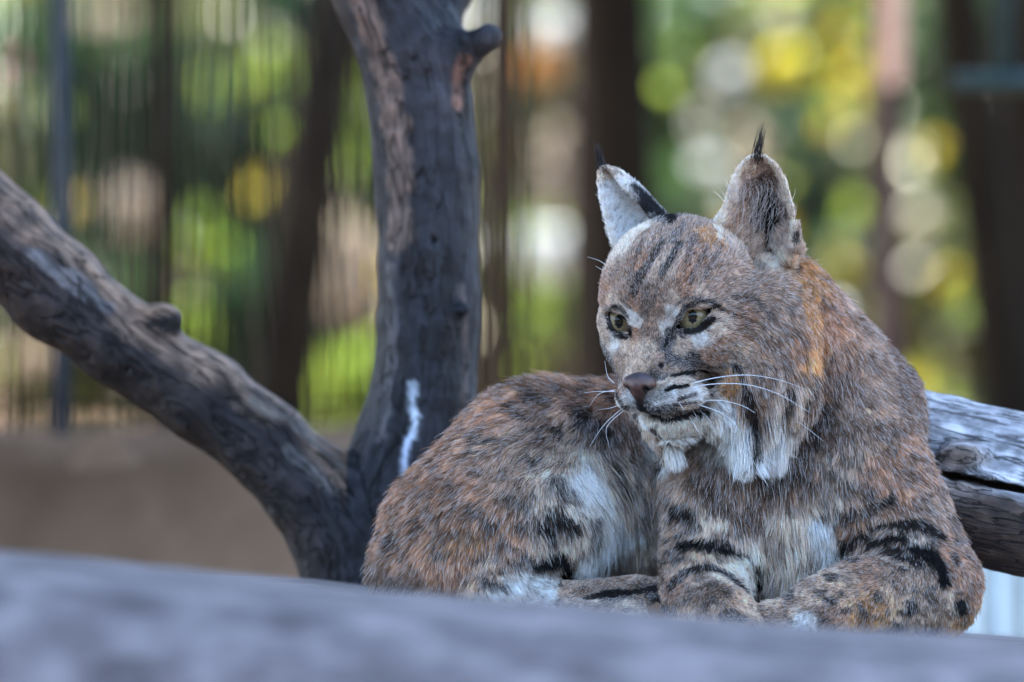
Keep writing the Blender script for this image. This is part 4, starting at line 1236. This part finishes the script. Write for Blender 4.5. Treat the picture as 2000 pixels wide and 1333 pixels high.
    tb2 = np.stack([fbm(R, 9, 211 + i, 1) for i in range(3)], 1) * .25
    d = nrm(d + tb * np.clip(ln / 30, .25, 1.1)[:, None] + tb2 + g.normal(size=(M, 3)) * .13)
    d = d - nn * (d * nn).sum(1)[:, None]; d = nrm(d)
    ln = ln * g.uniform(.62, 1.2, M) * np.where(ln > 24, 1.2, 1.0)
    lift = np.clip(.56 + .16 * np.clip((ln - 10) / 16, 0, 1) + g.normal(size=M) * .16, .15, 1.25)
    lift = lift * (1 - .6 * ruff); ln = ln * (1 + .15 * ruff)
    wild = g.random(M) < .04
    lift = np.where(wild, lift + .35, lift); ln = np.where(wild, ln * 1.25, ln)
    K = 5
    T = np.linspace(0, 1, K)
    pts = np.zeros((M, K, 3))
    pts[:, 0] = R - nn * .8
    for i in range(1, K):
        li = lift * (1 - .5 * T[i])
        dd = d * np.cos(li)[:, None] + nn * np.sin(li)[:, None]
        dd[:, 2] -= .28 * T[i] * np.clip((ln - 24) / 30, 0, 1)
        dd = nrm(dd)
        pts[:, i] = pts[:, i - 1] + dd * (ln / (K - 1))[:, None]
    # clumps: tips drawn together towards a chosen neighbour
    seed = g.random(M) < 1 / np.where(ln > 26, 80, 34)
    si = np.where(seed)[0]
    kd = KDTree(len(si))
    for j, i in enumerate(si): kd.insert(R[i], j)
    kd.balance()
    q = R + g.normal(size=(M, 3)) * 1.2
    own = np.fromiter((kd.find(p)[1] for p in q), dtype=np.int64, count=M)
    ci = si[own]
    amt = np.clip(ln / 34, .15, .68) * g.uniform(.3, 1, M)
    near_ = np.linalg.norm(R - R[ci], axis=1) < 22
    amt = amt * near_
    for i in range(1, K):
        w = (amt * T[i] ** 1.3)[:, None]
        tgt = pts[ci, i] + (R - R[ci]) * .25
        pts[:, i] = pts[:, i] * (1 - w) + tgt * w
    # colour: pale and dark tipped guard hairs over a darker woolly root
    jit = np.exp(g.normal(size=M) * .19)[:, None]
    cj = np.exp(g.normal(size=M) * .2)[ci][:, None]
    col = np.clip(col * jit * cj, .01, .9)
    lum = col.mean(1)
    kind = g.random(M)
    longf = ln > 22
    pale = (kind < np.where(longf, .26, .30)) & (lum > .05); dark = (kind > np.where(longf, .90, .82)) & (lum < .5)
    cp = np.repeat(col[:, None, :], K, 1)
    prof = np.array([.60, .80, 1.02, 1.2, 1.2])
    cp = cp * prof[None, :, None]
    tipw = np.array([0, 0, .35, .8, .9])
    pw = tipw[None, :, None] * pale[:, None, None] * .85
    cp = cp * (1 - pw) + np.array([.85, .80, .76]) * pw
    dw = tipw[None, :, None] * dark[:, None, None] * .8
    cp = cp * (1 - dw) + np.array([.03, .024, .022]) * dw
    rad = np.array([.55, .53, .46, .32, .10])[None] * np.where(ln > 26, 1.15, 1.0)[:, None] * np.ones((M, 1))

    m, n, l, b = new_mat('bobcat_hair')
    at_ = n.new('ShaderNodeAttribute'); at_.attribute_name = 'col'
    l.new(at_.outputs['Color'], b.inputs['Base Color'])
    b.inputs['Roughness'].default_value = .45
    b.inputs['Specular IOR Level'].default_value = .2
    tr = n.new('ShaderNodeBsdfTranslucent'); l.new(at_.outputs['Color'], tr.inputs['Color'])
    mx = n.new('ShaderNodeMixShader'); mx.inputs['Fac'].default_value = .24
    l.new(b.outputs[0], mx.inputs[1]); l.new(tr.outputs[0], mx.inputs[2]); l.new(mx.outputs[0], n['Material Output'].inputs['Surface'])
    HM = m
    def hair_obj(name, pts, cp, rad, parent):
        hc = bpy.data.hair_curves.new(name)
        M, K = pts.shape[:2]
        hc.add_curves([K] * M)
        bs = np.array(parent.location)
        W = (to_world(pts.reshape(-1, 3)) - bs).astype(np.float32)
        hc.attributes['position'].data.foreach_set('vector', W.ravel())
        ra = hc.attributes.get('radius') or hc.attributes.new('radius', 'FLOAT', 'POINT')
        ra.data.foreach_set('value', (rad.ravel() * U).astype(np.float32))
        ca = hc.attributes.new('col', 'FLOAT_COLOR', 'POINT')
        c4 = np.ones((M * K, 4), dtype=np.float32); c4[:, :3] = cp.reshape(-1, 3)
        ca.data.foreach_set('color', c4.ravel())
        hc.materials.append(HM)
        o = bpy.data.objects.new(name, hc)
        return link(o, parent)
    hair_obj('fur', pts, cp, rad, root)
    print('hairs', M)

    # ear tufts
    for (bx, by, by_, path) in ((1479, 308, -20, [(0, 0), (2, -22), (7, -46), (13, -72)]), (1177, 330, 78, [(0, 0), (-4, -16), (-9, -34), (-13, -58)])):
        n_ = 42
        pp = np.zeros((n_, 4, 3))
        for i in range(n_):
            L = g.uniform(.45, 1.0)
            ox, oy, oz = g.normal() * 5.0, g.normal() * 3, abs(g.normal()) * 6
            sp = g.normal(size=3) * 2.8
            for k_, (dx, dy) in enumerate(path):
                s_ = k_ / 3
                pp[i, k_] = P(bx + ox * (1 - .55 * s_) + dx * L, by + oz * (1 - s_) + dy * L, by_ + oy * (1 - .6 * s_)) + sp * s_
        cc = np.ones((n_, 4, 3)) * np.array([.02, .017, .018]) * g.uniform(.6, 2.2, (n_, 1, 1))
        rr = np.array([.6, .5, .38, .1])[None] * np.ones((n_, 1))
        hair_obj('ear_tuft', pp, cc, rr, root)

    # long pale hairs inside the near ear
    n_ = 230
    pp = np.zeros((n_, 5, 3)); kept = 0
    while kept < n_:
        a_, b_ = g.uniform(1412, 1535), g.uniform(372, 505)
        h = hit(a_, b_)
        if h is None: continue
        t_ = (a_ - 1412) / 123
        ang = math.radians(g.normal(62 - 30 * t_, 16)); L = g.uniform(24, 62) * (1 - .35 * abs(b_ - 440) / 70)
        y_ = h[1] - 2
        for k_ in range(5):
            s_ = k_ / 4
            an = ang + s_ * .5
            pp[kept, k_] = P(a_ + L * s_ * math.cos(an), b_ - L * s_ * math.sin(an), y_ - 26 * math.sin(s_ * 1.8))
        kept += 1
    cc = np.ones((n_, 5, 3)) * np.array([.86, .80, .76]) * g.uniform(.7, 1.05, (n_, 1, 1))
    rr = np.array([.45, .45, .4, .3, .1])[None] * np.ones((n_, 1))
    hair_obj('ear_hair', pp, cc, rr, root)

    # whiskers
    m, n, l, b = new_mat('whisker')
    b.inputs['Base Color'].default_value = (.85, .85, .85, 1); b.inputs['Roughness'].default_value = .3
    b.inputs['Subsurface Weight'].default_value = 0
    WM = m
    m2, _, _, b2 = new_mat('dark_whisker'); b2.inputs['Base Color'].default_value = (.05, .04, .035, 1); b2.inputs['Roughness'].default_value = .4
    wh = [([(1345, 751), (1400, 738), (1460, 733), (1520, 742), (1578, 763)], 20), ([(1385, 748), (1440, 737), (1500, 740), (1542, 757)], 20), ([(1350, 757), (1400, 750), (1460, 752), (1520, 770), (1580, 805)], 30),
          ([(1380, 770), (1440, 771), (1500, 790), (1560, 825), (1608, 862)], 10), ([(1372, 783), (1410, 783), (1450, 793), (1475, 807)], 40), ([(1360, 790), (1400, 803), (1430, 822), (1443, 842)], 50), ([(1365, 800), (1385, 820), (1400, 852)], 40),
          ([(1338, 760), (1363, 758), (1375, 770)], 12), ([(1352, 800), (1359, 812), (1362, 822)], 6), ([(1395, 760), (1440, 765), (1475, 780)], 20), ([(1325, 785), (1332, 795), (1336, 803)], 4),
          ([(1201, 765), (1165, 765), (1140, 768)], -40), ([(1202, 762), (1170, 770), (1150, 795)], -30), ([(1213, 790), (1190, 798), (1168, 800)], -20), ([(1217, 796), (1180, 830), (1152, 872)], -10), ([(1220, 800), (1185, 835), (1190, 875)], 0),
          ([(1199, 748), (1187, 735), (1181, 705)], -40), ([(1198, 535), (1175, 512), (1147, 502)], -20), ([(1203, 545), (1180, 530), (1163, 520)], -20), ([(1250, 812), (1240, 840), (1225, 862)], 4), ([(1345, 812), (1362, 840), (1372, 860)], 10)]
    for i, (pl, fwd) in enumerate(wh):
        h = hit(*pl[0])
        y0 = (h[1] if h is not None else -80)
        if pl[0][0] < 1230: y0 = -118 if pl[0][1] > 600 else -40
        q = []
        for j, (a, bb) in enumerate(pl):
            t = j / (len(pl) - 1)
            q.append(P(a, bb, y0 + 4 - (fwd if fwd <= 0 else min(fwd + 42, 78)) * math.sin(t * 1.5)))
        q = np.array(q)
        # Catmull-Rom smoothing
        tt = np.linspace(0, len(q) - 1, 14)
        ext = np.concatenate([[2 * q[0] - q[1]], q, [2 * q[-1] - q[-2]]])
        sm = []
        for t in tt:
            k_ = min(int(t), len(q) - 2); f = t - k_
            p0, p1, p2, p3 = ext[k_:k_ + 4]
            sm.append(.5 * ((2 * p1) + (-p0 + p2) * f + (2 * p0 - 5 * p1 + 4 * p2 - p3) * f * f + (-p0 + 3 * p1 - 3 * p2 + p3) * f ** 3))
        sm = to_world(np.array(sm))
        r0 = (1.05 if len(pl) > 3 else .75) * U
        Vw, Fw = tube(sm, list(np.linspace(r0, r0 * .25, 14)), 5, cap=False)
        mesh_obj('whisker', Vw, Fw, m2 if i == 19 else WM, root)
    # eyeballs
    for ec, er, sd in EYES:
        gz_ = nrm((P(1352, 617, -400) if sd > 0 else P(1209, 627, -400)) - ec)
        iris_c = ec + gz_ * er
        m, n, l, b = new_mat('bobcat_eye')
        # colours from the angle to the gaze axis
        nb = 64
        Vv, cc = [], []
        up = np.array([0, 0, 1.0]); ax1 = nrm(np.cross(gz_, up)); ax2 = np.cross(ax1, gz_)
        rings = 44
        for a in range(rings + 1):
            th = math.pi * a / rings if a > 22 else 1.0 * (a / 22) * (math.pi * 22 / rings)
            for c_ in range(nb):
                ph = 2 * math.pi * c_ / nb
                dirv = gz_ * math.cos(th) + (ax1 * math.cos(ph) + ax2 * math.sin(ph)) * math.sin(th)
                Vv.append(ec + dirv * er)
                x, z = math.sin(th) * math.cos(ph) * er, math.sin(th) * math.sin(ph) * er
                r_ = math.hypot(x, z)
                pu = math.hypot(x / 9.0, z / 13.0)
                st = .5 + .5 * math.sin(ph * 23 + 3 * math.sin(ph * 5))
                if th > math.pi / 2 or r_ > 30: col_ = (.012, .012, .014)
                elif pu < 1: col_ = (.004, .004, .005)
                else:
                    q_ = (r_ - 8) / 22
                    k_ = .75 + .45 * st * (1 - q_)
                    col_ = (.32 * k_, .245 * k_, .13 * k_) if q_ < .82 else (.10, .085, .05)
                cc.append(col_)
        Fe = [(a * nb + c_, (a + 1) * nb + c_, (a + 1) * nb + (c_ + 1) % nb, a * nb + (c_ + 1) % nb) for a in range(rings) for c_ in range(nb)]
        at_ = n.new('ShaderNodeAttribute'); at_.attribute_name = 'col'
        l.new(at_.outputs['Color'], b.inputs['Base Color'])
        b.inputs['Roughness'].default_value = .5
        b.inputs['Coat Weight'].default_value = 1; b.inputs['Coat IOR'].default_value = 1.4; b.inputs['Specular IOR Level'].default_value = .1; b.inputs['Coat Roughness'].default_value = .04
        mesh_obj('eye', to_world(np.array(Vv)), Fe, m, root, colors=np.array(cc))
        # dark wet rim of the lids
        if sd > 0:
            rim = [(1313, 652), (1320, 630), (1332, 609), (1352, 598), (1372, 596), (1391, 602), (1390, 617), (1381, 634), (1364, 646), (1343, 650), (1328, 651), (1313, 652)]
            w_ = 4.6
        else:
            rim = [(1230, 655), (1229, 640), (1222, 624), (1210, 614), (1196, 609), (1190, 612), (1191, 628), (1197, 642), (1208, 651), (1220, 655), (1230, 655)]
            w_ = 4.0
            rim = [(1209 + (a - 1209) * 1.16, 631 + (q_ - 631) * 1.12) for a, q_ in rim]
        q = []
        for (a, bb) in rim:
            d0 = P(a, bb, 0) - np.array([0, -D0, 0]); d0 = nrm(d0)
            o0 = np.array([0, -D0, 0]) - ec
            bq = o0 @ d0; disc = bq * bq - (o0 @ o0 - (er + 2.5) ** 2)
            t = -bq - math.sqrt(max(disc, 0))
            q.append(np.array([0, -D0, 0]) + d0 * t)
        q = np.array(q)
        fine = []
        for i in range(len(q) - 1):
            for f in (0, .33, .66): fine.append(q[i] * (1 - f) + q[i + 1] * f)
        fine.append(q[-1])
        fine = np.array(fine); fine[1:-1] = (fine[:-2] + fine[1:-1] * 2 + fine[2:]) / 4
        Vr, Fr = tube(to_world(fine), [w_ * U] * len(fine), 8, cap=False)
        mr, _, _, br_ = new_mat('eyelid_skin'); br_.inputs['Base Color'].default_value = (.012, .012, .014, 1); br_.inputs['Roughness'].default_value = .3
        mesh_obj('eyelid', Vr, Fr, mr, root)
    # nose leather
    nc = P(1249, 756, -190)
    S = Sculpt(nc - 60, nc + 60, 1.5)
    S.ell(P(1249, 744, -192), (31, 20, 13), k=0)
    S.cone(P(1248, 753, -198), P(1249, 782, -190), 25, 8, 8)
    S.ell(P(1228, 748, -200), (12, 11, 11), k=6)
    S.ell(P(1268, 750, -196), (14, 12, 12), k=6)
    S.cone(P(1257, 759, -226), P(1263, 763, -199), 5.5, 5.0, 4, cut=True)
    S.cone(P(1264, 763, -206), P(1276, 766, -200), 4.0, 3, 4, cut=True)
    S.cone(P(1229, 760, -226), P(1226, 761, -202), 4.2, 4.4, 4, cut=True)
    S.cone(P(1241, 752, -226), P(1245, 788, -212), 2, 2, 3, cut=True)
    Vn, Fn = S.mesh(1)
    cn = np.tile(np.array([.10, .046, .034]), (len(Vn), 1)) * (1 + .35 * fbm(Vn, 7, 5, 3))[:, None]
    top = np.clip((Vn[:, 2] - P(0, 742, -190)[2]) / 6 + .5 * fbm(Vn, 6, 9, 2), 0, 1)
    cn = cn * (1 - top[:, None] * .8) + np.array([.05, .05, .06]) * top[:, None] * .8
    for (a, bb, yy, rr_) in ((1261, 762, -205, 10), (1271, 764, -195, 9), (1226, 760, -203, 7)):
        w_ = np.clip(1.5 - np.linalg.norm((Vn - P(a, bb, yy)) * np.array([1, .5, 1]), axis=1) / rr_, 0, 1)
        cn = cn * (1 - w_[:, None]) + np.array([.01, .008, .008]) * w_[:, None]
    low = np.clip((P(0, 772, -190)[2] - Vn[:, 2]) / 10, 0, 1)
    cn = cn * (1 - low[:, None] * .8)
    w_ = np.clip(1.6 - np.linalg.norm((Vn - P(1264, 765, -196)) * np.array([1, .4, 1]), axis=1) / 9, 0, 1)
    cn = cn * (1 - w_[:, None])
    m, n, l, b = new_mat('nose_leather')
    at_ = n.new('ShaderNodeAttribute'); at_.attribute_name = 'col'; l.new(at_.outputs['Color'], b.inputs['Base Color'])
    b.inputs['Roughness'].default_value = .38; b.inputs['Specular IOR Level'].default_value = .5
    vz = n.new('ShaderNodeTexVoronoi'); vz.inputs['Scale'].default_value = 900
    tc = n.new('ShaderNodeTexCoord'); l.new(tc.outputs['Object'], vz.inputs['Vector'])
    bp = n.new('ShaderNodeBump'); bp.inputs['Strength'].default_value = .35; bp.inputs['Distance'].default_value = .0004
    l.new(vz.outputs['Distance'], bp.inputs['Height']); l.new(bp.outputs['Normal'], b.inputs['Normal'])
    mesh_obj('nose', to_world(Vn), Fn, m, root, colors=np.clip(cn, .004, 1))
FUR = 1.35
bobcat()
